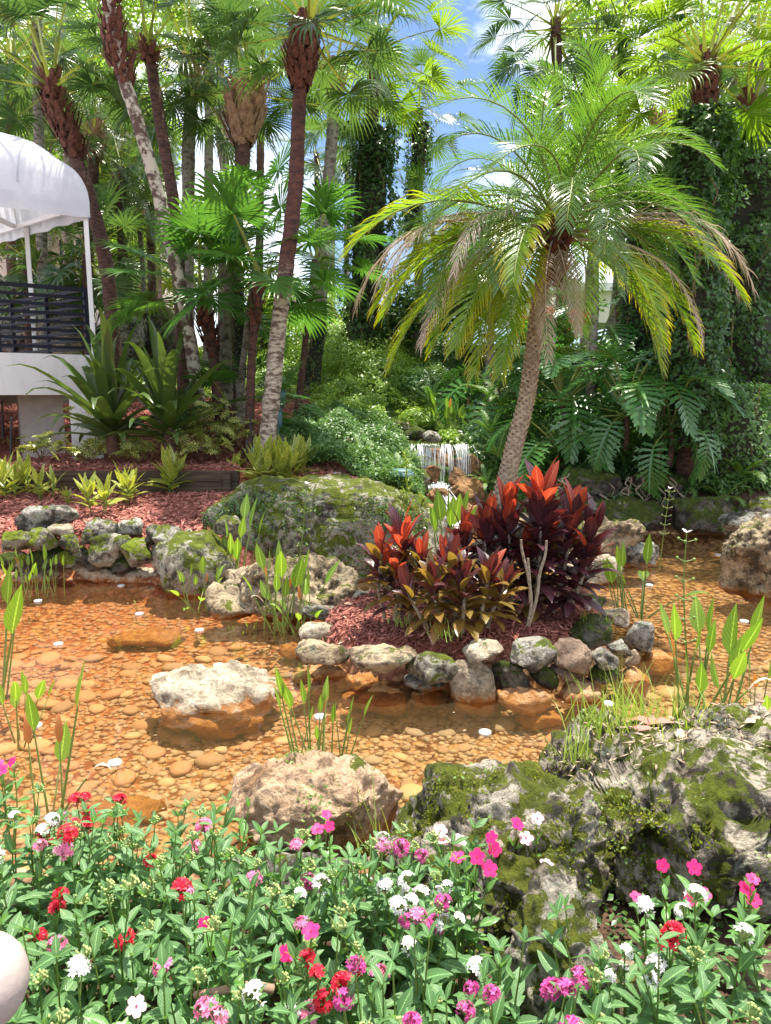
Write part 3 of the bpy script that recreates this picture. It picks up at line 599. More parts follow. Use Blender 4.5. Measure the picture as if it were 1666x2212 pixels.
# --- the low mossy wall on the left bank
WL = [(98, 1119, 106, 52, .62, 'rk_grey', 'grey boulder lying alone on the mulch behind the left mossy wall'),
      (140, 1147, 52, 34, .52, 'rk_pale', 'small pointed pale stone on top of the left mossy wall'),
      (32, 1170, 62, 40, .45, 'rk_brt', 'bright moss capped stone at the left end of the low wall'),
      (94, 1167, 66, 42, .45, 'rk_brt', 'moss covered stone below the small pointed pale stone'),
      (153, 1174, 40, 34, .42, 'rk_brt', 'small stone with a bright moss cap in the middle of the low wall'),
      (225, 1146, 64, 42, .50, 'rk_grey', 'grey stone with a dark top on the wall beside the yellow-leaved ginger'),
      (274, 1140, 60, 36, .50, 'rk_grey', 'pale grey stone topping the wall right of the yellow-leaved ginger'),
      (234, 1186, 84, 62, .33, 'rk_moss', 'large dark stone with moss under the grey wall-top stones'),
      (302, 1190, 66, 56, .33, 'rk_brt', 'green mossy triangular stone at the right part of the low wall'),
      (368, 1162, 66, 50, .48, 'rk_grey', 'pale grey pitted stone at the right end of the low wall'),
      (334, 1152, 40, 36, .50, 'rk_grey', 'small whitish stone left of the pale grey pitted stone'),
      (352, 1204, 60, 56, .25, 'rk_pale', 'pale and black stone at the foot of the wall next to the mossy boulder'),
      (94, 1206, 72, 44, .25, 'rk_dark', 'dark wet stone low in the wall, left'),
      (155, 1206, 66, 42, .25, 'rk_brt', 'dark stone with a moss ledge low in the wall, centre'),
      (52, 1210, 40, 40, .25, 'rk_brt', 'small moss topped stone low at the left end of the wall'),
      (15, 1212, 50, 44, .22, 'rk_dark', 'dark stone at the waterline by the left picture edge'),
      (404, 1162, 32, 34, .46, 'rk_pale', 'small pale stone against the mulch at the right end of the wall'),
      (192, 1160, 30, 36, .46, 'rk_moss', 'narrow mossy stone between two wall-top stones'),
      (488, 1137, 56, 38, .62, 'rk_moss', 'small mossy stone left of the big flat boulder'),
      (200, 1210, 46, 40, .22, 'rk_dark', 'black stone in the shaded foot of the wall'),
      (270, 1222, 60, 34, .16, 'rk_dark', 'low black stone under the green triangular stone')]
for u, v, w, h, z, mt, lb in WL: stone(lb, u, v, w, h, z, mt, name='stone', cat='stone', cuts=13, box_=.65)
stone('long flat pale rock lying wet at the foot of the mossy wall', 272, 1244, 190, 44, .03, 'rk_pale', 5, dep=.35, cuts=12, rz=0)
stone('flat pale rock at the waterline on the far left shore', 80, 1246, 130, 34, .02, 'rk_pale', 4, dep=.4, rz=0)
# --- the boulders
rock('large rounded boulder streaked with moss in front of the left bank', G(432, 1222, .22), (.92, .8, .66), 'rk_moss', 5, cuts=6, amp=.10, pit=.02)
rock('pale and grey double-humped boulder at the pond edge behind the arrowhead leaves', G(618, 1270, .20), (1.32, .9, .66), 'rk_tan', 6, cuts=11, pit=.05, amp=.2)
rock('low pale foot rock with an orange base under the double-humped boulder', G(525, 1292, .12), (.62, .5, .42), 'rk_tan', 4, pit=.03)
rock('huge flat-topped mossy boulder in front of the waterfall bed', (-.62, 8.0, .42), (2.7, 1.9, 1.12), 'rk_moss', 6, cuts=6, amp=.09, box_=.6, pit=.03, freq=2.2)
rock('pale weathered boulder sloping down to the right beside the waterfall', (.35, 8.75, .25), (1.0, 1.1, .78), 'rk_grey', 5, pit=.03, amp=.12, rz=.4)
rock('mossy dark rock between the big flat boulder and the mulch', (-.1, 9.35, .62), (.7, .4, .3), 'rk_moss', 4)
rock('pale double-peaked rock standing alone in the left pond', G(462, 1508, -.035), (.86, .64, .34), 'rk_pale', 5, cuts=5, amp=.20, pit=.035, rz=.15)
rock('sunken orange shelf of rock around the pale double-peaked rock', G(470, 1548, -.10), (.84, .50, .20), 'rk_or', 4, cuts=6)
rock('flat orange slab lying under water near the left bank', G(305, 1380, -.12), (.66, .36, .13), 'rk_or', 4, rz=.25, pit=.01)
rock('sunken reddish slab close to the near left shore', G(250, 1760, -.14), (.5, .3, .12), 'rk_or', 4)
rock('orange-brown rock at the near shore with tufts of leaves on top', (-.30, 2.95, .12), (.76, .62, .52), 'rk_or', 6, cuts=6, amp=.13, pit=.03)
rock('broad flat grey rock with a green edge behind the flower bed', (-.36, 2.55, .02), (.72, .40, .26), 'rk_grey', 5, pit=.015)
rock('sloping moss-clad rock between the orange rock and the big reef rock', (.38, 2.45, .18), (.84, .90, .74), 'rk_fm', 7, cuts=10, amp=.17, pit=.05, rz=.3, freq=2.2, box_=.65)
rock('huge weathered reef rock on the near right shore, mossy in front', (1.38, 2.68, .13), (1.86, 1.35, .84), 'rk_fg', 7, cuts=9, amp=.15, pit=.06, dents=[((-.52, -.50, .22), .17, .26), ((-.20, -.62, .12), .09, .12), ((.15, -.6, .2), .10, .14), ((-.35, -.55, -.12), .28, .30), ((.45, -.55, .05), .12, .14), ((-.1, -.45, .33), .08, .10)], box_=.62, freq=2.4)
rock('knobbly tan rock with a moss streak rising among the flowers', (.46, 1.83, .33), (.34, .34, .52), 'rk_fm', 6, pit=.035, amp=.14)
rock('rough brown rock low between the white flowers', (.62, 1.80, .14), (.36, .3, .36), 'rk_tan', 6, pit=.05, amp=.2)
rock('dim rock in the gap under the reef rock', (1.25, 2.0, .08), (.6, .3, .34), 'rk_brn', 4)
rock('mossy rock at the lower right corner among red flowers', (1.02, 1.42, .16), (.4, .34, .38), 'rk_tan', 4)
# --- right shore
rock('pale creviced boulder on the shore behind the dark ti plants', G(1305, 1175, .22), (.95, .8, .62), 'rk_tan', 5, pit=.05, cuts=14, amp=.2)
rock('low cream rock with an orange foot behind the island', G(1272, 1235, .10), (.64, .5, .38), 'rk_pale', 4, pit=.03)
rock('grey rock with mossy crown beside the pale creviced boulder', G(1368, 1196, .12), (.6, .5, .34), 'rk_grey', 4)
rock('tall cream boulder with an orange foot at the right picture edge', G(1668, 1215, .30), (.85, .8, .95), 'rk_tan', 6, pit=.06, cuts=14, amp=.2)
rock('rounded grey boulder on the far shore at the right', G(1610, 1130, .40), (.8, .6, .34), 'rk_grey', 4)
rock('small brown rock at the waterline on the far right shore', G(1592, 1165, .12), (.42, .35, .36), 'rk_tan', 4)
for k, (x_, y_, z_, sx_, sz_, mt, lb) in enumerate([(2.45, 10.05, .18, 1.0, .7, 'rk_dark', 'dark bank rock left of the hollow under the split-leaf plants'),
        (3.3, 10.05, .18, 1.2, .6, 'rk_dark', 'long shaded rock along the foot of the right bank'), (4.3, 9.98, .2, 1.0, .75, 'rk_dark', 'shaded rock under the hanging roots on the right bank'),
        (5.1, 9.9, .2, .9, .6, 'rk_moss', 'mossy rock at the foot of the right bank near the ferns'), (2.9, 10.45, .6, .9, .5, 'rk_dark', 'upper dark rock below the split-leaf plants'),
        (3.9, 10.5, .62, 1.0, .5, 'rk_dark', 'upper shaded rock in the right bank'), (5.9, 9.8, .25, .8, .55, 'rk_dark', 'rock half hidden by creepers at the far right bank'),
        (1.75, 10.1, .15, .5, .4, 'rk_tan', 'tan rock at the water right of the cascade pool')]):
    rock(lb, (x_, y_, z_), (sx_, .6, sz_), mt, 4)
# --- the cascade
rock('wet orange ledge over which the cascade falls', (.88, 12.05, .70), (1.05, .75, .78), 'rk_fall', 5, pit=.02, box_=.55)
rock('brown wet rock face on the right of the cascade', (1.28, 11.75, .58), (.62, .6, .66), 'rk_fall', 5, pit=.02)
rock('lower brown rock that splits the cascade', (1.32, 11.3, .32), (.7, .5, .62), 'rk_fall', 5, pit=.02)
rock('low orange rock at the foot of the cascade', (1.15, 10.95, .10), (.7, .4, .34), 'rk_fall', 4)
rock('mossy rock to the left of the cascade', (.30, 11.3, .50), (.7, .7, .75), 'rk_moss', 4)
rock('tan rock with a bright green edge below the cascade at left', (.42, 10.2, .32), (.45, .6, .45), 'rk_brt', 4)
rock('pale round stone on the stream bank above the cascade', G(931, 943, 1.22), (.3, .28, .2), 'rk_grey', 3)
rock('dark stone beside the pale round stone above the cascade', G(900, 935, 1.25), (.42, .3, .26), 'rk_dark', 3)
rock('cream stone in the upper stream bed', G(872, 922, 1.3), (.4, .3, .2), 'rk_pale', 3)
rock('small grey stone in the upper stream', G(845, 892, 1.5), (.4, .3, .18), 'rk_grey', 3)
# --- big rocks far left behind the palms
rock('big cracked brown rock behind the palm trunks at left', (-5.9, 17.2, 3.2), (1.6, 1.1, 1.7), 'rk_grey', 5, pit=.05, cuts=12)
rock('tall dark rock right of the cracked brown rock', (-5.2, 17.6, 3.2), (1.5, 1.2, 1.5), 'rk_dark', 4, cuts=12)
rock('long grey rock bank seen through the railing', (-9.4, 17.5, 3.2), (3.4, 1.4, 1.9), 'rk_grey', 5, pit=.05, cuts=14)
rock('grey rock between the railing and the cracked brown rock', (-7.3, 17.3, 3.1), (1.8, 1.1, 1.9), 'rk_tan', 4, cuts=12)
rock('flat dark rock on the slope behind the middle trunks', W(585, 725, 18), (1.0, .7, .5), 'rk_dark', 4)
rock('grey boulder between vine covered trunks on the right slope', W(1395, 705, 17), (.7, .6, .8), 'rk_tan', 4)

# cascade water
def fallmat():
    m, t, o = newmat('falling_water'); l = t.links.new
    uv = N(t, 'ShaderNodeUVMap'); mp = N(t, 'ShaderNodeMapping'); mp.inputs['Scale'].default_value = (16, 2.2, 1); l(uv.outputs[0], mp.inputs[0])
    n = noise(t, mp.outputs[0], 1.6, 6, .7, .4); f = ramp(t, n, [(.22, (0, 0, 0)), (.42, (1, 1, 1))])
    tr = N(t, 'ShaderNodeBsdfTransparent'); tr.inputs[0].default_value = (.95, .93, .9, 1); p = N(t, 'ShaderNodeBsdfPrincipled'); p.inputs['Base Color'].default_value = (.88, .9, .92, 1); p.inputs['Roughness'].default_value = .15
    ms = N(t, 'ShaderNodeMixShader'); l(f, ms.inputs[0]); l(tr.outputs[0], ms.inputs[1]); l(p.outputs[0], ms.inputs[2]); l(ms.outputs[0], o.inputs[0]); return m
M['fall'] = fallmat()
g = Geo()
def sheet(pts, w0, w1, amp=.03):
    P = spline(pts, 14); s = A([1, -.25, 0.]); w = np.linspace(w0, w1, 14); k = 9; V = []; F = []; U = []
    for i in range(14):
        for j in range(k): V.append(P[i]+s*(j/(k-1)-.5)*w[i]+A([0, -1, 0])*amp*math.sin(j*2.3+i*.5))
    for i in range(13):
        for j in range(k-1): F.append([i*k+j, i*k+j+1, (i+1)*k+j+1, (i+1)*k+j]); U.append([[j/(k-1), i/13], [(j+1)/(k-1), i/13], [(j+1)/(k-1), (i+1)/13], [j/(k-1), (i+1)/13]])
    g.add(V, F, 0, A(U))
def strand(P, w): q = spline(P, 12); d = np.gradient(q, axis=0); tube(g, q, np.linspace(w, w*.6, 12), 4, 0, cap=False)
for _ in range(110):
    grp = R.random(); x_ = R.gauss(.60, .14) if grp < .6 else (R.gauss(.98, .05) if grp < .75 else R.gauss(1.22, .08)); j = R.gauss(0, .012); zt_ = 1.10-R.uniform(0, .03); zb_ = R.uniform(.40, .85)
    strand([(x_, 11.82, zt_), (x_+j, 11.66+R.gauss(0, .015), zt_-.06), (x_+2*j, 11.54+R.gauss(0, .02), (zt_+zb_)/2), (x_+3*j, 11.50+R.gauss(0, .03), zb_)], R.uniform(.002, .007))
for _ in range(70):
    j = R.gauss(0, .07); z0 = R.uniform(.36, .52); strand([(.66+j+R.uniform(-.1, .3), 11.46, z0), (.84+j, 11.25, z0-.07), (.95+j*.8, 11.0, z0-.18), (1.0+j*.7, 10.75, .14), (1.02+j*.7, 10.58, -.01)], R.uniform(.003, .009))
fo = rng.normal(size=(700, 3))*[.14, .10, .03]+A([.80, 11.42, .46]); fo2 = rng.normal(size=(260, 3))*[.16, .10, .012]+A([1.0, 10.6, .012]); v1_, f1_ = ico(1); ff = np.vstack([fo, fo2]); scatter(g, v1_, f1_, ff, frames(rng.normal(size=ff.shape)), rng.uniform(.004, .014, len(ff)))
tag(ob('waterfall', g.mesh('waterfall', M['fall'])), 'small white waterfall running down wet orange rocks', 'waterfall')
g = Geo(); g.add([(.3, 12.02, 1.095), (1.35, 12.02, 1.095), (1.3, 12.9, 1.12), (.3, 12.9, 1.12)], [[0, 1, 2, 3]]); g.add([(.3, 12.9, 1.12), (1.3, 12.9, 1.12), (.6, 14.6, 1.62), (-.2, 14.6, 1.62)], [[0, 1, 2, 3]])
tag(ob('stream_water', g.mesh('stream_water', M['water'])), kind='structure')
rock('small wet rock splitting the curtain of the cascade', (.74, 11.50, .62), (.30, .26, .34), 'rk_fall', 4)
rock('knobby wet rock in front of the thin middle fall', (1.08, 11.40, .60), (.30, .26, .36), 'rk_fall', 4)
rock('brown rock stepping down below the cascade ledge', (.80, 11.18, .30), (.40, .3, .34), 'rk_fall', 4)
rock('low brown rock at the left foot of the cascade', (.66, 10.85, .16), (.40, .3, .30), 'rk_fall', 4)
# floating discs
gd = Geo(); a = np.linspace(0, 2*PI, 28, endpoint=False); ring = lambda r, z: np.stack([np.cos(a)*r*.72, np.sin(a)*r*.72, 0*a+z], 1)
V = np.concatenate([ring(.047, -.006), ring(.05, 0), ring(.047, .007), ring(.03, .009), [[0, 0, .009]]])
F = [[q*28+i, q*28+(i+1) % 28, (q+1)*28+(i+1) % 28, (q+1)*28+i] for q in range(3) for i in range(28)]; gd.add(V, F); gd.add(V, [[84+i, 84+(i+1) % 28, 112] for i in range(28)])
dm = gd.mesh('floating_disc', M['disc'])
for (u, v), lb in zip([(82, 1298), (262, 1265), (301, 1326), (431, 1361), (126, 1391), (472, 1437), (77, 1567), (248, 1648), (692, 1548), (1048, 1582), (1403, 1264), (1551, 1198), (1608, 1342), (1315, 1520)],
        ['in the shallows by the far left shore plants', 'closest to the pale rock under the mossy wall', 'in the reddish water between two others near the wall', 'above the right end of the sunken orange slab', 'left of the sunken orange slab',
         'just behind the pale double-peaked rock', 'at the left edge beside the arrowhead stems', 'nearest the flower bed at left', 'behind the thin reeds in mid pond', 'in front of the island, largest looking of all',
         'in the right pond behind the four-leaved plant', 'farthest back in the shaded right pond', 'at the right edge of the right pond', 'in the shade at the right front of the island']):
    p_ = G(u, v, .006); tag(ob('floating_disc', dm, None, p_, (0, 0, R.uniform(0, 6))), 'white round disc floating '+lb, 'disc', 'white discs floating in the pond')

# ------------------------------------------------------------------ palm fronds
def fan_mesh(name, el, seed, pet, Rr, nseg, droop, span, mats, split=.42, cup=.25, arch=.25):
    r = np.random.default_rng(seed); g = Geo(); e = math.radians(el)
    end = strips(g, [[0, 0, 0]], [[math.cos(e), 0, math.sin(e)]], pet, .045, [1.6, 1, .8, .7, .6, .55, .5], .045*pet*(1.2 if el > -10 else .5), fold=.3, mi=1)[0]
    # direction at the petiole end
    de = e-.045*pet*6*math.cos(e)*.8; T = A([math.cos(de-arch), 0, math.sin(de-arch)]); S = A([0, 1., 0]); Nn = np.cross(S, T)*-1 if np.cross(S, T)[2] < 0 else np.cross(S, T)
    a = np.linspace(-span/2, span/2, nseg)+r.normal(size=nseg)*.015
    D = np.cos(a)[:, None]*T+np.sin(a)[:, None]*S+(cup*np.abs(np.sin(a))+r.normal(size=nseg)*.03)[:, None]*Nn
    Lg = Rr*(1-.30*(np.abs(a)/(span/2))**2)*r.uniform(.9, 1.05, nseg)
    P = end+np.clip(np.cos(a), 0, 1)[:, None]*T*Rr*.10
    Sd = -np.sin(a)[:, None]*T+np.cos(a)[:, None]*S
    n = 6; w = 2*split*Rr*math.tan(span/nseg/2)*1.08
    prof = np.interp(np.linspace(0, 1, n+1), [0, split, split+.15, 1], [.12, 1, .72, .04])
    gr = np.linspace(0, 1, n)**2*droop; gr = gr[None]*r.uniform(.5, 1.4, (nseg, 1))
    strips(g, P, D, Lg, w, prof, gr, Sd, .35*(1 if seed % 2 else -1), 0)
    return g.mesh(name, mats)
def fan_set(name, pet, Rr, nseg, droop, span, mats, els=(80, 62, 44, 26, 8, -12, -34, -58), **k):
    return [[el, [fan_mesh(name, el, i*5+j+1, pet*(1+.15*j), Rr*(1-.08*j), nseg, droop, span, mats, **k) for j in range(2)]] for i, el in enumerate(els)]
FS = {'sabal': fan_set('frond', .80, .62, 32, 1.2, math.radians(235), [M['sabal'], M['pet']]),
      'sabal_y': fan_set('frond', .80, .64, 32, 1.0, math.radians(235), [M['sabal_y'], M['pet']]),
      'livi': fan_set('frond', .72, .66, 40, .5, math.radians(290), [M['livi'], M['pet']], split=.58, cup=.1, arch=.35),
      'far': fan_set('frond', .9, .9, 18, .7, math.radians(235), [M['sabal'], M['pet']], els=(70, 40, 10, -30))}
def crown(root, top, kind, n, sc, emin=-60, emax=85, az0=None, az1=None, spread=.1):
    fs = FS[kind]; n = int(n*(.92 if kind != 'livi' else 1))
    for i in range(n):
        el = emax-(emax-emin)*((i+.5)/n)**.85; best = min(fs, key=lambda q: abs(q[0]-el)); me = best[1][R.randrange(2)]
        az = (i*2.39996+R.uniform(-.3, .3)) if az0 is None else R.uniform(az0, az1)
        p = A(top)+A([math.cos(az), math.sin(az), 0])*spread+A([0, 0, (el/90-.6)*.25*sc])
        ob('frond', me, root, p, (R.uniform(-.25, .25), math.radians(best[0]-el)*.6, az), sc*R.uniform(.85, 1.12))
def trunk_mesh(path, r0, r1, mat, rings=True, sides=12, boots=None, flare=1.25):
    r0 *= .80; r1 *= .80
    L_ = np.linalg.norm(np.diff(A(path), axis=0), axis=1).sum(); n = int(max(12, min(90, L_/.075))); P = spline(path, n); t = np.linspace(0, 1, n)
    rad = r0+(r1-r0)*t; rad = rad*(1+(flare-1)*np.exp(-t*L_/.25)); a = np.linspace(0, 2*PI, sides, endpoint=False)
    rr = rad[:, None]*(1+.07*rng.normal(size=(n, sides))*.6+(.05*(np.arange(n) % 2)[:, None] if rings else 0))
    g = Geo(); tube(g, P, rr, sides); return g, P, rad
def boot_mesh(mat, ln, w):
    g = Geo(); strips(g, [[0, 0, 0]], [[.20, 0, 1]], ln, w, [1, .8, .55, .4, .45], -.02, S=[[0, 1, 0]], fold=-.35)
    strips(g, [[.02, 0, 0]], [[.28, 0, 1]], ln*.96, w*.9, [.9, .7, .5, .36, .3], -.02, S=[[0, 1, 0]], fold=-.1); return g.mesh('boot', mat)
BOOT = {'r': [boot_mesh(M['boot_r'], l_, w_) for l_, w_ in ((.20, .13), (.25, .15), (.16, .12))], 't': [boot_mesh(M['boot_t'], l_, w_) for l_, w_ in ((.28, .14), (.34, .15), (.24, .13))]}
def palm(name, label, uv, y, r0, r1, bark, kind=None, n=0, sc=1.0, boots=None, yt=None, emin=-60, emax=85, az=None, cat='palm tree', group=None, base_z=None, flare=1.25, nb=70):
    m_ = len(uv); ys_ = np.linspace(y, yt if yt else y, m_); path = [W(u, v, q) for (u, v), q in zip(uv, ys_)]
    b = path[0].copy(); path[0][2] = t1(b[0], b[1])-.06 if base_z is None else base_z
    base = A([path[0][0], path[0][1], path[0][2]]); root = thing(name, label, cat, base, group)
    g, P, rad = trunk_mesh(path, r0, r1, bark); ob('trunk', g.mesh('trunk', M[bark], base), root)
    if boots:
        kd, v0, v1, rb = boots; zz_ = [W(0, v, y)[2] for v in (v0, v1)]
        idx = [i for i in range(len(P)) if min(zz_) <= P[i][2] <= max(zz_)]
        if idx:
            for q in range(nb):
                f = q/nb; i = idx[int(f*(len(idx)-1))]; a_ = q*2.39996; T = nrmz(P[min(i+1, len(P)-1)]-P[max(i-1, 0)])
                bulge = rad[i]*.55+rb*math.sin(PI*min(1, .12+f*.95))*.55
                c = P[i]+A([math.cos(a_), math.sin(a_), 0])*bulge-base
                ob('boot', R.choice(BOOT[kd]), root, c, (R.uniform(-.3, .3), R.uniform(-.1, .3)-T[0]*0, a_), R.uniform(.75, 1.25)*rb/.2)
    if kind: crown(root, P[-1]-base, kind, n, sc, emin, emax, *(az if az else (None, None)))
    return root, P, base
palm('cabbage_palm', 'leaning cabbage palm with mottled white and red bark, front left of the trunks', [(440, 872), (405, 700), (350, 450), (300, 270), (262, 150), (240, 40), (215, -160), (205, -300)], 10.9, .115, .10, 'trunk_m', 'sabal', 22, 1.1, ('r', 190, -160, .17), nb=80, emin=-25)
palm('cabbage_palm', 'tall slender palm with dark red upper trunk and grey foot beside the two path lights', [(568, 925), (603, 700), (637, 420), (645, 250), (655, 120), (668, 40)], 9.9, .135, .09, 'trunk_b', 'sabal', 30, 1.0, ('r', 200, 60, .20), nb=80, emin=-28)
palm('cabbage_palm', 'leaning cabbage palm with a shaggy boot head behind the white awning', [(250, 800), (236, 620), (200, 450), (160, 330), (122, 235), (108, 170)], 13.2, .15, .13, 'trunk_d', 'sabal', 26, 1.25, ('r', 345, 165, .24), emin=-10)
palm('cabbage_palm', 'thin red-brown palm trunk curving up between the mottled palm and the grey one', [(395, 780), (385, 560), (372, 420), (345, 260), (328, 150), (318, 90)], 12.2, .12, .10, 'trunk_d', 'sabal', 20, 1.0, ('r', 150, 90, .16), nb=30, emin=-20)
palm('cabbage_palm', 'straight grey palm with a dark upper trunk left of the big boot head', [(402, 780), (405, 600), (407, 420), (408, 300), (414, 200), (416, 130)], 14, .15, .13, 'trunk_g', 'sabal', 30, 1.25, ('t', 220, 140, .2), nb=36)
palm('cabbage_palm', 'cabbage palm with a fat tan head of criss-cross leaf boots', [(505, 800), (512, 600), (518, 450), (525, 330), (535, 250), (540, 185)], 12.6, .15, .14, 'trunk_d', 'sabal', 26, 1.05, ('t', 322, 205, .25), nb=100, emin=-8)
palm('cabbage_palm', 'grey leaning palm with ivy on its foot on the green slope', [(672, 825), (690, 690), (703, 470), (720, 260), (723, 150)], 14.5, .15, .12, 'trunk_g', 'sabal', 22, 1.1, ('t', 215, 150, .18), nb=30, emin=-25)
palm('cabbage_palm', 'grey straight palm trunk behind the young fan palms, left', [(487, 810), (485, 700), (484, 620), (484, 540)], 11.6, .125, .11, 'trunk_g', 'sabal', 9, .75, emin=0)
palm('cabbage_palm', 'slim grey palm trunk with ivy behind the young dark-stemmed fan palm', [(520, 815), (516, 700), (514, 620), (513, 530)], 12.3, .09, .08, 'trunk_g', 'sabal', 8, .7, emin=0)
palm('cabbage_palm', 'far palm with crossed tan boots just above the awning edge', [(187, 770), (190, 540), (200, 400), (202, 330), (203, 290)], 17, .16, .14, 'trunk_d', 'sabal', 26, 1.15, ('t', 350, 290, .26), nb=40)
palm('cabbage_palm', 'short-crowned far palm between the awning and the mottled palm', [(262, 770), (265, 560), (262, 440), (267, 370)], 17.5, .15, .12, 'trunk_d', 'sabal', 24, 1.05, ('r', 420, 365, .17), nb=24)
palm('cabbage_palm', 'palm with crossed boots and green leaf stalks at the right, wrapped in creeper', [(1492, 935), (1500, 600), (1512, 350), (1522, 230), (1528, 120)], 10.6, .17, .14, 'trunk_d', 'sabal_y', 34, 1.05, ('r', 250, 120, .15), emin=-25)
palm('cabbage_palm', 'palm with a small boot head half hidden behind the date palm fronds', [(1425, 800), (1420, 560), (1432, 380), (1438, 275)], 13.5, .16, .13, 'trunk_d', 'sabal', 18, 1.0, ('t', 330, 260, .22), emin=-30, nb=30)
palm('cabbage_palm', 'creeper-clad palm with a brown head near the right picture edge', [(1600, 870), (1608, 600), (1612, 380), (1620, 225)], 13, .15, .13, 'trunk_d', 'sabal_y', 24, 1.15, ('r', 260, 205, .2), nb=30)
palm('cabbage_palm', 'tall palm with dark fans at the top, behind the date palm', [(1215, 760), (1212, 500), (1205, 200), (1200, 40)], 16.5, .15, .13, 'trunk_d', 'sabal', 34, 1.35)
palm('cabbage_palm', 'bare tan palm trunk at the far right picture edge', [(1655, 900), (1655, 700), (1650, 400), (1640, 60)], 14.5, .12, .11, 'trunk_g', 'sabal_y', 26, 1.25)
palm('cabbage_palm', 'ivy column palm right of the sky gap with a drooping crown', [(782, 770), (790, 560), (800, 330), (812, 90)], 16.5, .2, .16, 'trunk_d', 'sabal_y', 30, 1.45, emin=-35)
palm('cabbage_palm', 'slender far palm in the sky gap with hanging creeper', [(905, 760), (905, 560), (905, 330), (906, 235)], 20, .14, .12, 'trunk_d', 'sabal', 16, 1.15, emin=-40)
0 and palm('cabbage_palm', 'high palm at the top centre whose fans hang against the sky', [(735, 800), (755, 500), (768, 200), (772, 0)], 13.2, .13, .11, 'trunk_g', 'sabal_y', 30, 1.1, emin=-35)
for k, (u0, v0, u1, v1, y_, lb) in enumerate([(20, 600, 25, 120, 18, 'far palm at the left picture edge behind the awning'), (140, 620, 150, 150, 21, 'far palm behind the boot-headed leaning palm'), (330, 640, 318, 250, 19, 'far palm seen between two dark trunks at left'),
        (90, 620, 80, 40, 15, 'tall palm whose crown fills the top left corner'), (560, 720, 565, 20, 20, 'far palm with a high crown behind the boot-headed palm'), (450, 720, 452, 20, 17, 'palm with its crown between the grey palm and the fat boot head'), (1340, 700, 1345, 60, 17, 'far palm with crown at the top right behind the date palm'),
        (1590, 700, 1580, 40, 16, 'palm with bright fans at the top right corner'), (60, 610, 62, 555, 16, 'short fan palm behind the railing at left'), (150, 625, 150, 560, 17, 'short fan palm behind the awning post'), (190, 640, 188, 545, 15, 'young fan palm with broad leaves right of the awning post'),
        (718, 690, 716, 240, 24, 'distant grey palm on the crest of the slope'), (690, 690, 684, 330, 27, 'distant slim palm right of the grey crest palm'), (748, 690, 750, 330, 30, 'farthest palm on the crest, its trunk pale'), (1225, 690, 1222, 640, 30, 'small distant palm in the sky gap right of the date palm trunk')]):
    palm('cabbage_palm', lb, [(u0, v0+90), (u0*.5+u1*.5, (v0+v1)/2), (u1, v1)], y_, .13, .11, 'trunk_g' if k % 2 else 'trunk_d', 'far' if k in (8, 9, 10, 11, 12, 14) else 'sabal', 26 if k not in (11, 12, 14) else 15, (1.15 if v1 < 200 else .85) if v1 < 500 else (.8 if k != 14 else .6))
# young broad-leaved fan palms in front
palm('fan_palm', 'young fan palm with dark red stem in front of the slender palms', [(533, 915), (545, 760), (556, 640), (562, 590)], 10.3, .075, .06, 'trunk_d', 'livi', 13, 1.0, ('r', 720, 600, .11), emin=-18, nb=30)
palm('fan_palm', 'young fan palm with shaggy dark stem behind the crinum leaves', [(478, 875), (463, 780), (445, 700), (432, 640)], 11, .10, .09, 'trunk_d', 'livi', 14, 1.1, ('r', 780, 650, .15), emin=-12, nb=40)
palm('fan_palm', 'tall young fan palm whose round leaves hang before the sky', [(505, 890), (528, 760), (548, 600), (560, 520), (568, 480)], 11.3, .06, .05, 'trunk_g', 'livi', 6, .9, emin=-10)
palm('fan_palm', 'young fan palm right of the slender palm, leaves against the slope', [(640, 840), (660, 740), (672, 640), (680, 560)], 13, .07, .06, 'trunk_d', 'livi', 11, 1.0, emin=-12)
palm('fan_palm', 'low fan palm between the crinum lilies and the slender palms', [(500, 905), (500, 890), (500, 872)], 10.9, .05, .05, 'trunk_d', 'livi', 9, .8, emin=-5, emax=70)
palm('fan_palm', 'low fan palm seedling behind the foot of the slender palm', [(600, 905), (600, 890), (600, 870)], 10.9, .04, .04, 'trunk_d', 'livi', 6, .5, emin=0)

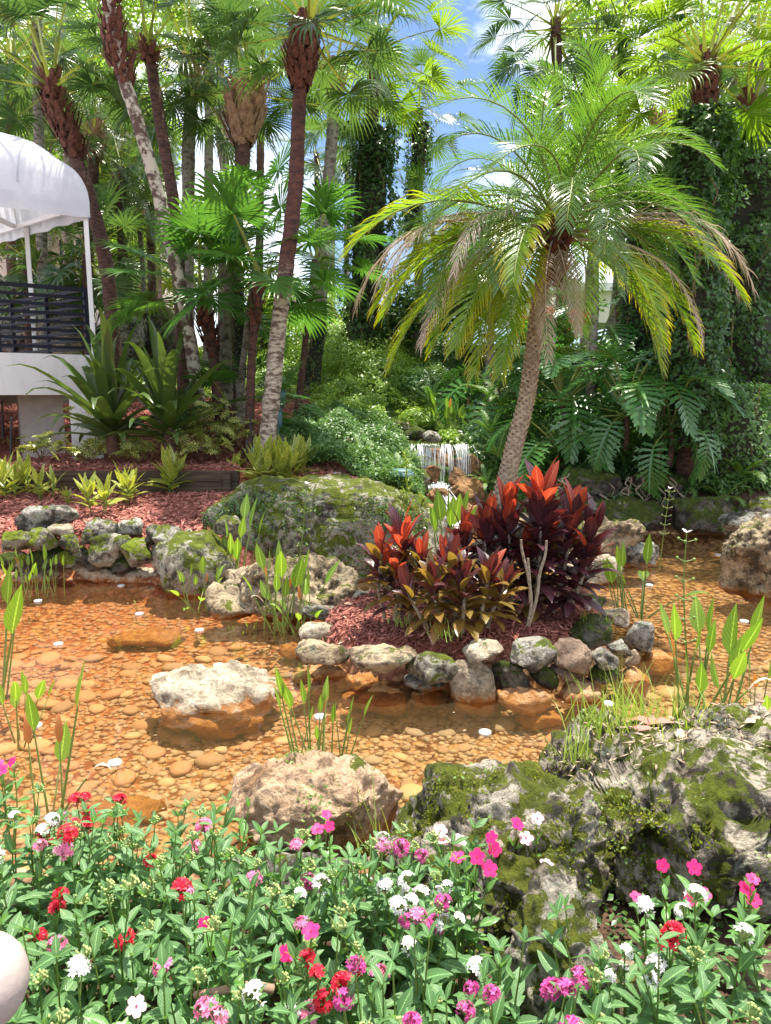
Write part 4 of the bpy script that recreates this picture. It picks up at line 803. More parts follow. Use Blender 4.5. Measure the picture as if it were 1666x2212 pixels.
# ------------------------------------------------------------------ feather fronds
def feather(name, el, seed, Ln, ll, pairs, mats, bend=.10, width=.022, droop=.16, start=.16, ang=.75, vee=.25, nk=22, curl=0.):
    r = np.random.default_rng(seed); g = Geo(); e = math.radians(el); p = A([0., 0, 0]); d = A([math.cos(e), 0, math.sin(e)]); pts = [p]; ds = [d]; side_b = r.uniform(-curl, curl)
    for i in range(nk):
        p = p+d*Ln/nk; d = nrmz(d-A([0, 0, 1.])*bend*(.25+1.25*i/nk)+A([0, side_b, 0])); pts.append(p); ds.append(d)
    pts = A(pts); ds = A(ds); tube(g, pts[::2], np.linspace(.013, .003, len(pts[::2])), 5, 1, cap=False)
    t = np.linspace(start, .995, pairs); ii = t*nk; i0 = np.minimum(ii.astype(int), nk-1); f = (ii-i0)[:, None]; P = pts[i0]*(1-f)+pts[i0+1]*f; T = nrmz(ds[i0]*(1-f)+ds[i0+1]*f)
    for sg in (-1, 1):
        S = nrmz(np.cross(T, A([0, 0, 1.]))+1e-6)*sg; Nn = np.cross(S, T)*sg; Nn = Nn*np.sign(Nn[:, 2:3]+1e-9)
        an = ang*(1-.45*t)[:, None]
        D = nrmz(T*np.cos(an)*1.0+S*np.sin(an)*1.3+Nn*(vee+r.normal(size=(pairs, 1))*.09)+r.normal(size=(pairs, 3))*.04)
        lg = ll*np.interp(t, [start, .35, .7, 1], [.45, 1, .85, .35])*r.uniform(.88, 1.08, pairs)
        strips(g, P+r.normal(size=P.shape)*.002, D, lg, width, [.35, 1, .9, .6, .06], droop*r.uniform(.5, 1.6, (pairs, 1))*A([[.3, .7, 1.1, 1.4]]), T, .35, 0)
    return g.mesh(name, mats)
PH = [feather('frond', el, 30+i, 1.55, .40, 50, [M['phx'], M['pet']], bend=bd*1.15, curl=.06, width=.012, droop=.22) for i, (el, bd) in enumerate([(84, .035), (74, .06), (64, .085), (54, .10), (42, .115), (30, .12), (18, .12), (5, .11), (-10, .09)])]
PHE = [84, 74, 64, 54, 42, 30, 18, 5, -10]
PHY = [feather('frond', el, 60+i, 1.62, .40, 54, [M['phx_y'], M['pet']], bend=.085, droop=.30, width=.017, curl=.02) for i, el in enumerate((22, 5, -15, -32))]
PHD = [feather('dead_frond', el, 80+i, 1.55, .30, 44, [M['phx_d'], M['phx_d']], bend=.13, droop=.45, vee=0, width=.010) for i, el in enumerate((25, 0, -40))]
path = [W(1062, 1130, 6.35), W(1088, 1060, 6.35), W(1112, 960, 6.4), W(1140, 850, 6.45), W(1158, 700, 6.5), W(1175, 590, 6.5), W(1200, 490, 6.5)]
path[0] = A([path[0][0]-.12, path[0][1], .3]); base = A([path[0][0], path[0][1], .25])
dp_root = thing('date_palm', 'feather-leaved date palm with scaly leaning trunk growing on the island', 'palm tree', base)
g, P, rad = trunk_mesh(path, .095, .062, 'scar', rings=False, flare=1.45); ob('trunk', g.mesh('trunk', M['trunk_g'], base), dp_root)
sv, sf = [[-.5, 0, 0], [.5, 0, 0], [.28, .30, .60], [-.28, .30, .60], [0, -.1, -.25]], [[0, 1, 2], [0, 2, 3], [4, 1, 0]]
g = Geo(); pp = []; mm = []; ss = []; nr = len(P); cl = np.concatenate([[0], np.cumsum(np.linalg.norm(np.diff(P, axis=0), axis=1))]); tot = cl[-1]-.05; kk = 0; z_ = .05
while z_ < tot:
    i = np.searchsorted(cl, z_)-1; f = (z_-cl[i])/(cl[i+1]-cl[i]); c = P[i]*(1-f)+P[i+1]*f; a_ = kk*2.39996; T = nrmz(P[i+1]-P[i]); rr = rad[i]
    big = 1.25-.7*z_/tot
    rd = nrmz(A([math.cos(a_), math.sin(a_), 0])-T*(A([math.cos(a_), math.sin(a_), 0])@T)); s = np.cross(rd, T); pp.append(c+rd*rr*.93); mm.append(np.stack([s, rd, T])); ss.append(.056*(.6+.5*big)); kk += 1; z_ += .0036
scatter(g, sv, sf, A(pp), A(mm), A(ss)); tag(ob('leaf_scars', g.mesh('leaf_scars', M['scar'], base), dp_root), kind='stuff')
top = P[-1]-base
for q in range(60):
    f = q/60; a_ = q*2.39996; ob('boot', BOOT['r'][q % 3], dp_root, top+A([math.cos(a_)*(.05+.07*f), math.sin(a_)*(.05+.07*f), -.50+.55*f]), (R.uniform(-.3, .3), R.uniform(.2, .7), a_), R.uniform(.45, .8))
nf = 40
for i in range(nf):
    el = 86-88*((i+.3)/nf)**.8; k = min(range(len(PHE)), key=lambda q: abs(PHE[q]-el)); az = i*2.39996+R.uniform(-.2, .2)
    ob('frond', PH[k], dp_root, top+A([math.cos(az)*.05, math.sin(az)*.05, .02+el*.0012]), (R.uniform(-.2, .2), math.radians(PHE[k]-el)*.5, az), R.uniform(.82, 1.03)*(.85 if el > 66 else 1))
for az, el, s in [(3.3, 1, 1.05), (3.6, 1, 1.05), (3.95, 2, 1.0), (2.9, 1, 1.05), (4.3, 1, .95), (3.45, 0, 1.15), (2.6, 2, .95), (5.3, 2, .85), (5.9, 1, 1), (6.2, 2, .95), (.35, 2, .9), (5.6, 3, .9), (3.75, 3, .95), (3.1, 2, 1.1), (4.1, 3, .95)]:
    tag(ob('frond', PHY[el], dp_root, top+A([math.cos(az)*.07, math.sin(az)*.07, -.05]), (R.uniform(-.15, .15), 0, az), s), 'low hanging yellow-tipped frond')
for az, el, s in [(3.25, 0, 1.15), (3.5, 0, 1.15), (3.7, 1, 1.05), (3.9, 0, .95), (-.15, 0, 1.1), (-.35, 0, 1.15), (-.5, 1, 1.0), (4.2, 2, .75), (4.6, 2, .6), (3.0, 0, 1.3), (5.2, 2, .6)]:
    tag(ob('dead_frond', PHD[el], dp_root, top+A([math.cos(az)*.08, math.sin(az)*.08, -.12]), (R.uniform(-.2, .2), 0, az), s), 'dry grey-brown hanging frond')
# a few fine feather palms farther off
for (u, v0, v1, y_, s, n_, lb) in [(935, 680, 500, 17.5, 1.2, 12, 'feather palm with hanging fronds behind the ivy column'), (300, 620, 470, 18, 1.2, 20, 'bright feather palm deep between the trunks at left'), (1275, 700, 300, 12.5, 1.2, 14, 'second feather palm just behind the date palm'),
                             (340, 650, 560, 22, 1.3, 18, 'low feather palm in front of the cream building'), (1050, 700, 560, 14.5, 1.1, 18, 'dark feather palm behind the yellow-tipped fronds')]:
    b_ = W(u, v0+120, y_); b_[2] = t1(b_[0], b_[1])-.05; tp = W(u, v1, y_); rt = thing('feather_palm', lb, 'palm tree', b_); g, P2, rd2 = trunk_mesh([b_, (b_+tp)/2+A([.1, 0, 0]), tp], .09, .07, 'trunk_g'); ob('trunk', g.mesh('trunk', M['trunk_g'], b_), rt)
    for i in range(n_):
        el = 80-100*((i+.3)/n_); k = min(range(len(PHE)), key=lambda q: abs(PHE[q]-el)); az = i*2.39996; ob('frond', PH[k], rt, tp-b_, (R.uniform(-.2, .2), 0, az), s*R.uniform(.9, 1.1))

# ------------------------------------------------------------------ creepers, trees, shrubs, ground cover
def blob_pts(n, c, r, shell=.55, lump=.25):
    d = nrmz(rng.normal(size=(n, 3))); rad = rng.uniform(shell, 1, n)**.5; L_ = 1+lump*pnoise(d*2.2+A(c)*.7)*2; p = d*rad[:, None]*L_[:, None]*A(r); return p+A(c), d
def creeper(label, path, rr, n, size, mat='vine', lump=.35, strands=10, name='climbing_vine', cat='vine', squash=1.):
    P = spline(path, 60); b = P[0].copy(); i = rng.integers(0, 60, n); a = rng.uniform(0, 2*PI, n); f = rng.random(n)[:, None]; c = P[i]*(1-f)+P[np.minimum(i+1, 59)]*f
    r_ = rr if np.ndim(rr) == 0 else np.interp(i/59, np.linspace(0, 1, len(rr)), rr)
    ph = np.stack([np.cos(a)*1.2, np.sin(a)*1.2, c[:, 2]*1.6], 1)+b
    r2 = r_*(1+lump*2*pnoise(ph)+lump*pnoise(ph*2.7))*rng.uniform(.85, 1.08, n)
    d = np.stack([np.cos(a), np.sin(a)*squash, 0*a], 1); g = Geo()
    leaves(g, c+d*r2[:, None], d+A([0, 0, .9])+rng.normal(size=(n, 3))*.5, size*rng.uniform(.6, 1.3, n), 0, rng.normal(size=(n, 3))+A([0, 0, -1.2]))
    rt = thing(name, label, cat, b); tag(ob('foliage', g.mesh('foliage', M[mat], b), rt), kind='stuff')
    g = Geo()
    for q in range(strands):
        i_ = R.randrange(8, 58); a_ = R.uniform(PI, 2*PI); rad_ = (rr if np.ndim(rr) == 0 else rr[0]); s = P[i_]+A([math.cos(a_), math.sin(a_)*squash, 0])*rad_*R.uniform(1, 1.3); ln = R.uniform(.4, 1.4)
        pts = [s+A([R.gauss(0, .04), R.gauss(0, .04), -ln*t_]) for t_ in np.linspace(0, 1, 6)]; tube(g, pts, .006, 4, 0)
        pl = spline(pts, int(ln/.05)+2); leaves(g, pl, rng.normal(size=pl.shape)+A([0, -.7, .3]), size*.8, 1)
    core = Geo(); tube(core, P[::3], [(.75*(rr if np.ndim(rr) == 0 else np.interp(k_/19, np.linspace(0, 1, len(rr)), rr))) for k_ in range(20)], 9, 0, cap=True)  # solid filler core whose dark colour stands for shade behind the leaves
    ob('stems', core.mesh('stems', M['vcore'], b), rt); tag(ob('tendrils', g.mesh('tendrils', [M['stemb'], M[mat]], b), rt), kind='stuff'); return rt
def wp(L_, y): return [W(u, v, y) for u, v in L_]
creeper('thick dark creeper wrapping the right palm from the bank to its boot head', wp([(1500, 960), (1500, 700), (1505, 450), (1518, 240)], 10.5), [.42, .36, .40, .30], 15000, .075)
creeper('broad leafy creeper curtain at the right picture side', wp([(1590, 930), (1590, 700), (1590, 450), (1590, 260)], 12.2), [.75, .7, .75, .5], 22000, .09, lump=.5)
creeper('dark creeper column behind the date palm crown', wp([(1372, 850), (1380, 650), (1395, 450), (1390, 330)], 13.2), [.36, .34, .38, .3], 6000, .085)
creeper('ivy wrapped round the palm column right of the sky gap', wp([(780, 780), (790, 600), (800, 400), (806, 265)], 16.4), [.42, .40, .46, .36], 7500, .10, mat='treed')
creeper('light loose creeper hanging on the slender far palm', wp([(890, 520), (893, 430), (903, 350), (910, 260)], 19.5), [.30, .2, .22, .3], 1800, .11, mat='vine', lump=.6)
creeper('dense creeper mass right of the wrapped palm reaching the shore', wp([(1560, 1120), (1560, 1000), (1565, 900), (1570, 830)], 11.0), [.6, .8, .7, .5], 7000, .07)
creeper('creeper on the foot of the grey leaning palm', wp([(672, 832), (680, 770), (688, 720), (694, 660)], 14.5), [.24, .2, .18, .15], 900, .06, mat='treed', strands=2)
creeper('creeper on the slim ivy trunk behind the young fan palm', wp([(520, 815), (516, 700), (514, 600)], 12.3), [.13, .12, .11], 700, .05, mat='vine', strands=1)
def tree(label, c, r, n, size, mat='tree', trunk_r=.15, clumps=26, name='leafy_tree', cat='tree', base=None, dark=None):
    c = A(c, float); b = A([c[0], c[1], t1(c[0], c[1])-.1]) if base is None else A(base); rt = thing(name, label, cat, b); g = Geo(); cc, _ = blob_pts(clumps, c, A(r)*.8, .2, .2)
    for q in cc:
        rr = A([1, 1, .7])*R.uniform(.28, .5)*min(r); p, d = blob_pts(n//clumps, q, rr, .5, .3)
        leaves(g, p, d*.6+A([0, 0, .7])+rng.normal(size=p.shape)*.5, size*rng.uniform(.6, 1.3, len(p)))
    tag(ob('crown', g.mesh('crown', M[mat], b), rt), kind='stuff'); g = Geo(); tube(g, spline([b, (b+c)/2+A([.15, 0, 0]), c+A([0, 0, r[2]*.3])], 12), np.linspace(trunk_r, trunk_r*.35, 12), 8)
    for q in cc[:9]: tube(g, spline([c*.55+b*.45, (c+q)/2, q], 6), np.linspace(trunk_r*.4, .01, 6), 5)
    ob('trunk', g.mesh('trunk', M['trunk_g'], b), rt); return rt
for (u, v, y_, rx, rz, n_, s_, mt, lb) in [(70, 190, 24, 2.6, 2.6, 6500, .17, 'tree', 'bright leafy tree behind the palms at the far left'), (250, 330, 27, 2.4, 3.0, 6500, .18, 'tree', 'sunlit tree behind the mottled leaning palm'),
        (470, 40, 26, 2.2, 1.8, 4000, .18, 'tree', 'tree high behind the boot-headed palm'), (250, 60, 29, 2.8, 2.2, 3500, .2, 'tree', 'tall tree behind the leaning palm tops'), (20, 420, 26, 2.4, 2.4, 4500, .18, 'tree', 'leafy tree behind the awning'),
        (600, 650, 26, 1.5, .9, 3500, .14, 'tree', 'low bright tree at the head of the slope'), (330, 560, 24, 2.6, 1.6, 6000, .14, 'tree', 'yellow-green shrub tree in front of the cream building'),
        (1560, 200, 22, 3.2, 3.2, 9000, .17, 'tree', 'leafy tree behind the creeper palms at right'), (1600, 520, 18, 2.4, 2.6, 9000, .13, 'tree', 'sunlit leafy tree at the right edge behind the creepers'), (1330, 420, 21, 2.2, 2.6, 6500, .16, 'tree', 'mid green tree behind the date palm crown'),
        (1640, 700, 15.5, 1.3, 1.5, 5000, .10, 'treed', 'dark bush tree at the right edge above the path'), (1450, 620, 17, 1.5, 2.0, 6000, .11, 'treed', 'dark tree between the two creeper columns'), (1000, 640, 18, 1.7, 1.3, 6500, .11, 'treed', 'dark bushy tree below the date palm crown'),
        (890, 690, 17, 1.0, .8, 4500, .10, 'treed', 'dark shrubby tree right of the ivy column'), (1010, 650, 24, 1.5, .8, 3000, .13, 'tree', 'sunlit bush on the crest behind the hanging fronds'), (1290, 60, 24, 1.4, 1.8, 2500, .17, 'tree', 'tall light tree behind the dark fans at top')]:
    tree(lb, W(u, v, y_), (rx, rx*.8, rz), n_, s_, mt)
def shrub(label, c, r, n, size, mat, name='shrub', cat='shrub', lump=.3, up=.7):
    c = A(c, float); g = Geo(); p, d = blob_pts(n, c, r, .45, lump); leaves(g, p, d+A([0, 0, up])+rng.normal(size=p.shape)*.4, size*rng.uniform(.6, 1.3, n))
    b = A([c[0], c[1], c[2]-r[2]*.8]); rt = thing(name, label, cat, b); tag(ob('foliage', g.mesh('foliage', M[mat], b), rt), kind='stuff'); g = Geo()
    for _ in range(6): q = c+A([R.uniform(-.6, .6)*r[0], R.uniform(-.6, .6)*r[1], R.uniform(.1, .6)*r[2]]); tube(g, spline([b, (b+q)/2+A([.02, 0, .02]), q], 6), np.linspace(.015, .005, 6), 5)
    ob('stems', g.mesh('stems', M['stemb'], b), rt); return rt
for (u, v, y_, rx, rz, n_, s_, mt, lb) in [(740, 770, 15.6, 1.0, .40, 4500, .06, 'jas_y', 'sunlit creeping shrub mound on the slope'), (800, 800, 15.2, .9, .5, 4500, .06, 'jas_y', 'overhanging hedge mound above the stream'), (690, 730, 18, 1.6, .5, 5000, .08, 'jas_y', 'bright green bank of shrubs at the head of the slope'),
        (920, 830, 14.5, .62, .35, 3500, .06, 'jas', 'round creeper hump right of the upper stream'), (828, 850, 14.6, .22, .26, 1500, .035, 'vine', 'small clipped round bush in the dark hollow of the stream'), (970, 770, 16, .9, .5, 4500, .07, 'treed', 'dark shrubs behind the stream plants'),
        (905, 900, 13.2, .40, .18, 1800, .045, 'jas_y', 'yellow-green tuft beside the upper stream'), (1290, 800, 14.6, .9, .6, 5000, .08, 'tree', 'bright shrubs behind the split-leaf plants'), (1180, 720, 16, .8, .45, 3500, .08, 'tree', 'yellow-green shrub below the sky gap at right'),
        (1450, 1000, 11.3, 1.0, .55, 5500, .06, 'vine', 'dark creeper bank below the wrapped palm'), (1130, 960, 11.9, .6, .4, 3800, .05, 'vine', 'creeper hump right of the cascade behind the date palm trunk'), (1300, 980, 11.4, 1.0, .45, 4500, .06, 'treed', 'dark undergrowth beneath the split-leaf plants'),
        (1590, 1010, 10.8, .7, .35, 4000, .055, 'vine', 'leafy creeper bank at the right edge above the rocks'), (1640, 820, 13.6, .5, .5, 2500, .07, 'tree', 'leafy shrub at the right edge by the pipe'), (60, 900, 15, .8, .3, 2500, .06, 'jas_y', 'yellow-green shrub seen under the deck'), (640, 660, 22, 1.5, .7, 4000, .1, 'tree', 'light green shrub on the crest left of the sky gap'),
        (1205, 690, 19, .9, .28, 2600, .07, 'cord_r', 'orange-red croton hedge on the crest'), (30, 880, 14.5, .5, .35, 700, .10, 'cord_r', 'red-leaved shrub seen under the deck'), (1400, 880, 12.8, .6, .5, 3200, .07, 'treed', 'dark bush at the foot of the creeper column')]:
    shrub(lb, W(u, v, y_), (rx, rx*.7, rz), n_, s_, mt)
def cover(name, label, n, x0, x1, y0, y1, cond, size, mat, h=.10, cat='ground cover'):
    X, Y = cloud(n, x0, x1, y0, y1); k = cond(X, Y); X = X[k]; Y = Y[k]; Z = th(X, Y); nn = tnorm(X, Y)
    hh = h*(.5+rng.random(len(X))+1.2*pnoise(np.stack([X*2.2, Y*2.2, X*0+3], 1))); g = Geo(); leaves(g, np.stack([X, Y, Z+np.maximum(.01, hh)], 1), nn+rng.normal(size=nn.shape)*.45, size*rng.uniform(.6, 1.3, len(X)))
    return tag(ob(name, g.mesh(name, M[mat])), kind='stuff')
mound = lambda x, y: (((x+.55+.02*(y-10))/1.15)**2+((y-11.0)/1.35)**2 < 1) | ((x > -.9) & (x < .25) & (y > 10.4) & (y < 12.5))
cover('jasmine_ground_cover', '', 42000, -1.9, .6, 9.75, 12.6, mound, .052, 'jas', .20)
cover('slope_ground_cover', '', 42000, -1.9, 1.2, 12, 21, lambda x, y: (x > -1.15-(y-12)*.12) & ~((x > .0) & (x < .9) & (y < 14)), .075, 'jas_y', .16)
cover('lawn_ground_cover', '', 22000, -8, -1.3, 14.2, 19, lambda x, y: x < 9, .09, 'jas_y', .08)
cover('right_bank_ground_cover', '', 40000, 1.3, 9, 10.2, 17, lambda x, y: sdf(POND, x, y) < -.05, .075, 'vine', .14)
cover('right_path_edge_leaves', '', 5000, 4.5, 9, 8.6, 10.8, lambda x, y: sdf(POND, x, y) < -.2, .06, 'vine', .12)

# ferns
FRN = [feather('fern_frond', el, 120+i, .55, .085, 34, [M['fern'], M['stem']], bend=.12, width=.014, droop=.05, start=.12, ang=1.25, vee=.05, nk=14) for i, el in enumerate((70, 50, 30))]
def fern(label, p, s=1., n=11, tilt=0.):
    rt = thing('fern', label, 'fern', p)
    for i in range(n): ob('fern_frond', FRN[i % 3], rt, (0, 0, 0), (R.uniform(-.2, .2), R.uniform(-.1, .4)+tilt, i*2.4+R.uniform(-.3, .3)), s*R.uniform(.75, 1.15))
for u, v, y_, s, lb in [(1075, 985, 11.4, 1.0, 'fern directly right of the cascade lip'), (1060, 935, 12.0, 1.0, 'fern behind the date palm trunk, left side'), (885, 1000, 11.4, .7, 'fern overhanging the left of the cascade'), (780, 1000, 10.7, .9, 'fern rising from the dark ground cover'), (860, 1020, 10.6, .8, 'fern low at the edge of the ground cover by the cascade'),
        (1210, 1060, 10.6, .9, 'small fern on the dark bank behind the ti plants'), (1600, 1030, 10.4, 1.1, 'hanging fern on the creeper bank at the right edge'), (1560, 1080, 10.2, .9, 'fern near the far shore at right'), (1480, 1060, 10.4, .8, 'fern under the split leaves near the water'), (1575, 1150, 9.8, .7, 'small bright fern at the waterline on the far right'), (930, 870, 13.5, 1.0, 'fern beside the upper stream'), (1080, 880, 12.6, 1.3, 'fern behind the date palm trunk, right side'), (1170, 1000, 11.3, 1.1, 'fern between the date palm trunk and the split leaves'), (430, 1240, 6.9, .45, 'tiny fern in the shade of the mossy boulder'), (1050, 1045, 11.0, .6, 'fern on the brown rock of the cascade')]:
    fern(lb, W(u, v, y_), s)
# split-leaf philodendrons
def phil_leaf(seed, L_=.75):
    r = np.random.default_rng(seed); g = Geo(); k = 14; p = A([0., 0, 0]); d = nrmz(A([.75, 0, .66-.12*(seed % 4)])); pts = [p]
    for i in range(6): p = p+d*.12; d = nrmz(d-A([0, 0, .06])); pts.append(p)
    tube(g, pts, .013, 6, 1, cap=False); Q = [p]; ds = [d]
    d = nrmz(A([d[0], 0, d[2]-.5]))
    for i in range(k): Q.append(Q[-1]+d*L_/k); ds.append(d); d = nrmz(d-A([0, 0, .07+.05*(seed % 3)]))
    Q = A(Q); ds = A(ds); tube(g, Q[::2], np.linspace(.011, .003, len(Q[::2])), 4, 1, cap=False)
    strips(g, [Q[0]], [ds[1]], L_, .05, [.35, 1, 1, .9, .75, .5, .2], 0.11, S=[[0, -1, 0]], fold=.2)
    for sg in (-1, 1):
        t = np.linspace(.0, .97, 12); i0 = np.minimum((t*k).astype(int), k-1); P = Q[i0]+(Q[i0+1]-Q[i0])*(t*k-i0)[:, None]; T = ds[i0+1]; S = A([0, sg, 0.]); Nn = np.cross(T, A([0, 1., 0])); Nn = Nn*np.sign(Nn[:, 2:3]+1e-9)
        an = np.interp(t, [0, .2, 1], [2.0, 1.35, .5])[:, None]; D = np.cos(an)*T+np.sin(an)*S+.18*Nn
        lg = L_*np.interp(t, [0, .15, .5, 1], [.30, .44, .38, .15])*r.uniform(.72, 1.2, 12)
        strips(g, P, D, lg, .046, [.95, .8, 1.05, .85, 1.1, .55, .08], .09, T*sg, .18)
        for q in range(12):      # little teeth on each lobe
            for f in (.45, .7):
                b_ = P[q]+nrmz(D[q])*lg[q]*f-A([0, 0, .02*f]); strips(g, [b_], [nrmz(nrmz(D[q])+T[q]*.8)], lg[q]*.26, .035, [1, .7, .1], .08, T[q:q+1]*sg, .1); strips(g, [b_], [nrmz(nrmz(D[q])-T[q]*.6)], lg[q]*.18, .03, [1, .7, .1], .08, T[q:q+1]*sg, .1)
    return g.mesh('leaf', [M['phil'], M['pet']])
PL = [phil_leaf(s) for s in range(8)]
def phil(label, p, s, n):
    rt = thing('split_leaf_plant', label, 'plant', p); g = Geo(); tube(g, [(0, 0, -.5), (.03, 0, -.2), (0, 0, .08)], [.045, .04, .035], 8); ob('stem', g.mesh('stem', M['trunk_d']), rt)
    for i in range(n): ob('leaf', PL[i % 8], rt, (0, 0, .05), (R.uniform(-.25, .25), R.uniform(-.75, .75)-.05, i*2.39996+R.uniform(-.3, .3)), s*R.uniform(.8, 1.15))
phil('split-leaf plant with a pale radiating crown behind the date palm trunk', W(1215, 880, 12.2), 1.2, 20)
phil('split-leaf plant with large glossy leaves over the dark bank', W(1352, 905, 10.9), 1.05, 19)
phil('split-leaf plant high against the creeper columns', W(1290, 780, 14), 1.35, 16)
phil('split-leaf plant leaning out right of the wrapped palm', W(1450, 930, 10.4), .9, 11)
phil('split-leaf plant low and shaded behind the ti plants', W(1215, 985, 11.2), .9, 12)
phil('bright split-leaf plant left of the date palm trunk', W(1075, 850, 13.2), 1.1, 11)
phil('distant split-leaf plant on the crest left of the ivy column', W(735, 690, 20), 1.3, 9)
phil('split-leaf plant below the creeper column', W(1400, 840, 12.6), 1.1, 12)

# crinum lilies
CR = []
for s in range(6):
    g = Geo(); el = math.radians((76, 60, 47, 34, 22, 8)[s]); strips(g, [[0, 0, 0]], [[math.cos(el), 0, math.sin(el)]], (1.15, 1.2, 1.15, 1.1, 1.0, .85)[s], .14, [.6, .85, 1, 1, .95, .9, .8, .62, .4, .08], A([0, .01, .02, .04, .07, .12, .3, .45, .3])*(1.3 if s > 2 else .9+.5*(s % 2)), S=[[0, -1, 0]], fold=.3); CR.append(g.mesh('leaf', M['crin']))
def crinum(label, p, s, n):
    rt = thing('crinum_lily', label, 'plant', p); g = Geo(); tube(g, [(0, 0, -.1), (0, 0, .2), (0, 0, .45)], [.09, .08, .05], 8); ob('stem', g.mesh('stem', M['trunk_d']), rt)
    for i in range(n): ob('leaf', CR[min(5, i*6//n)], rt, (0, 0, .38-.3*i/n), (R.uniform(-.2, .2), R.uniform(-.12, .12), i*2.39996+R.uniform(-.2, .2)), s*R.uniform(.85, 1.12))
    return rt
crinum('dark strap-leaved crinum lily beside the white deck column', W(245, 965, 9.8), 1.15, 36)
cr2 = crinum('strap-leaved crinum lily with drooping leaf tips in front of the mottled palm', W(365, 962, 9.8), 1.15, 36)
g = Geo(); pts = [W(345, 950, 9.9), W(350, 930, 9.85), W(352, 918, 9.8)]; tube(g, pts, .012, 6, 1); b_ = pts[-1]
nn = 26; aa = rng.uniform(0, 2*PI, nn); strips(g, b_+rng.normal(size=(nn, 3))*[.06, .04, .02], np.stack([np.cos(aa), np.sin(aa), np.full(nn, .8)], 1), .20, .016, [.6, 1, .8, .1], [.3, .8, 1.0])
tag(ob('spider_lily_bloom', g.mesh('spider_lily_bloom', [M['f_pale'], M['stem']])), 'drooping pale pink spider lily flower head before the crinum leaves', 'flower')
# variegated ginger and schefflera
GL = []
for s in range(4):
    g = Geo(); el = math.radians((75, 55, 38, 20)[s]); strips(g, [[0, 0, 0]], [[math.cos(el), 0, math.sin(el)]], .30, .075, [.15, .8, 1, .85, .5, .04], [.0, .08, .12, .16, .2], S=[[0, -1, 0]], fold=.2); GL.append(g.mesh('leaf', M['ging']))
def ginger(label, p, s, stems, spread=.1, n=9):
    rt = thing('variegated_ginger', label, 'plant', p)
    for q in range(stems):
        a0 = R.uniform(0, 6.3); b0 = A([math.cos(a0), math.sin(a0), 0])*spread*math.sqrt(R.random()); g = Geo(); h = .28*s; ln = b0*1.35+A([0, 0, h]); tube(g, [b0, (b0+ln)/2, ln], .007, 5); ob('stem', g.mesh('stem', M['stem']), rt)
        for i in range(n):
            f = i/n; ob('leaf', GL[int(3.99*(1-f))], rt, b0+(ln-b0)*(.25+.75*f), (R.uniform(-.3, .3), 0, a0+i*2.5), s*R.uniform(.8, 1.2))
for u, v, z_, s, st, sp, lb in [(590, 1045, .72, 1.15, 16, .36, 'large clump of yellow-striped ginger in front of the spotlight'), (500, 1045, .70, .8, 3, .12, 'small striped ginger just left of the large clump'), (372, 1070, .62, 1.1, 4, .08, 'upright striped ginger against the timber wall'), (215, 1110, .56, .85, 4, .12, 'striped ginger with withered yellow leaves above the mossy wall'),
        (270, 1085, .60, .85, 4, .14, 'striped ginger in the middle of the mulch bank'), (100, 1080, .60, .8, 3, .08, 'small striped ginger near the lone grey boulder'), (25, 1080, .58, 1.1, 6, .2, 'bushy striped ginger at the left picture edge'), (10, 1030, .62, 1.1, 4, .12, 'striped ginger tall at the left edge by the timber wall'), (150, 1090, .58, .4, 2, .04, 'tiny striped ginger sprout on the mulch')]:
    ginger(lb, G(u, v, z_), s, st, sp)
def whorl():
    g = Geo()
    for i in range(8):
        a_ = i*PI/4; strips(g, [[0, 0, .04]], [[math.cos(a_), math.sin(a_), .25]], .085, .034, [.3, .8, 1, .8, .2], .12, fold=.15)
    tube(g, [(0, 0, 0), (0, 0, .04)], .003, 4); return g.mesh('leaf_whorl', M['scheff'])
WH = whorl()
def schef(label, p, r, n):
    rt = thing('variegated_schefflera', label, 'shrub', p); g = Geo()
    for i in range(n):
        q = A([R.gauss(0, .5)*r[0], R.gauss(0, .5)*r[1], R.uniform(.1, 1)*r[2]]); ob('leaf_whorl', WH, rt, q, (R.gauss(0, .45)+.25, R.gauss(0, .45), R.uniform(0, 6)), R.uniform(.8, 1.35))
        if i % 3 == 0: tube(g, [(0, 0, -.05), q*.5+A([0, 0, .03]), q], .006, 4)
    ob('stems', g.mesh('stems', M['stemb']), rt)
for u, v, y_, r, n, lb in [(440, 955, 10.3, (.35, .25, .5), 60, 'pale-leaved schefflera right of the crinum lilies'), (390, 985, 9.9, (.42, .2, .28), 55, 'low pale schefflera above the timber wall, centre'), (180, 990, 9.9, (.55, .2, .2), 50, 'low schefflera row in front of the white column'), (300, 990, 9.8, (.4, .18, .22), 44, 'schefflera between the two crinum stems'),
        (90, 985, 10.0, (.25, .2, .25), 22, 'small schefflera beside the concrete pier'), (515, 955, 10.2, (.22, .2, .25), 24, 'small schefflera left of the slender palm foot'), (470, 985, 10.0, (.25, .2, .2), 26, 'low schefflera near the dark stakes'), (215, 945, 10.5, (.25, .2, .5), 28, 'upright schefflera against the white column')]:
    schef(lb, W(u, v, y_), r, n)
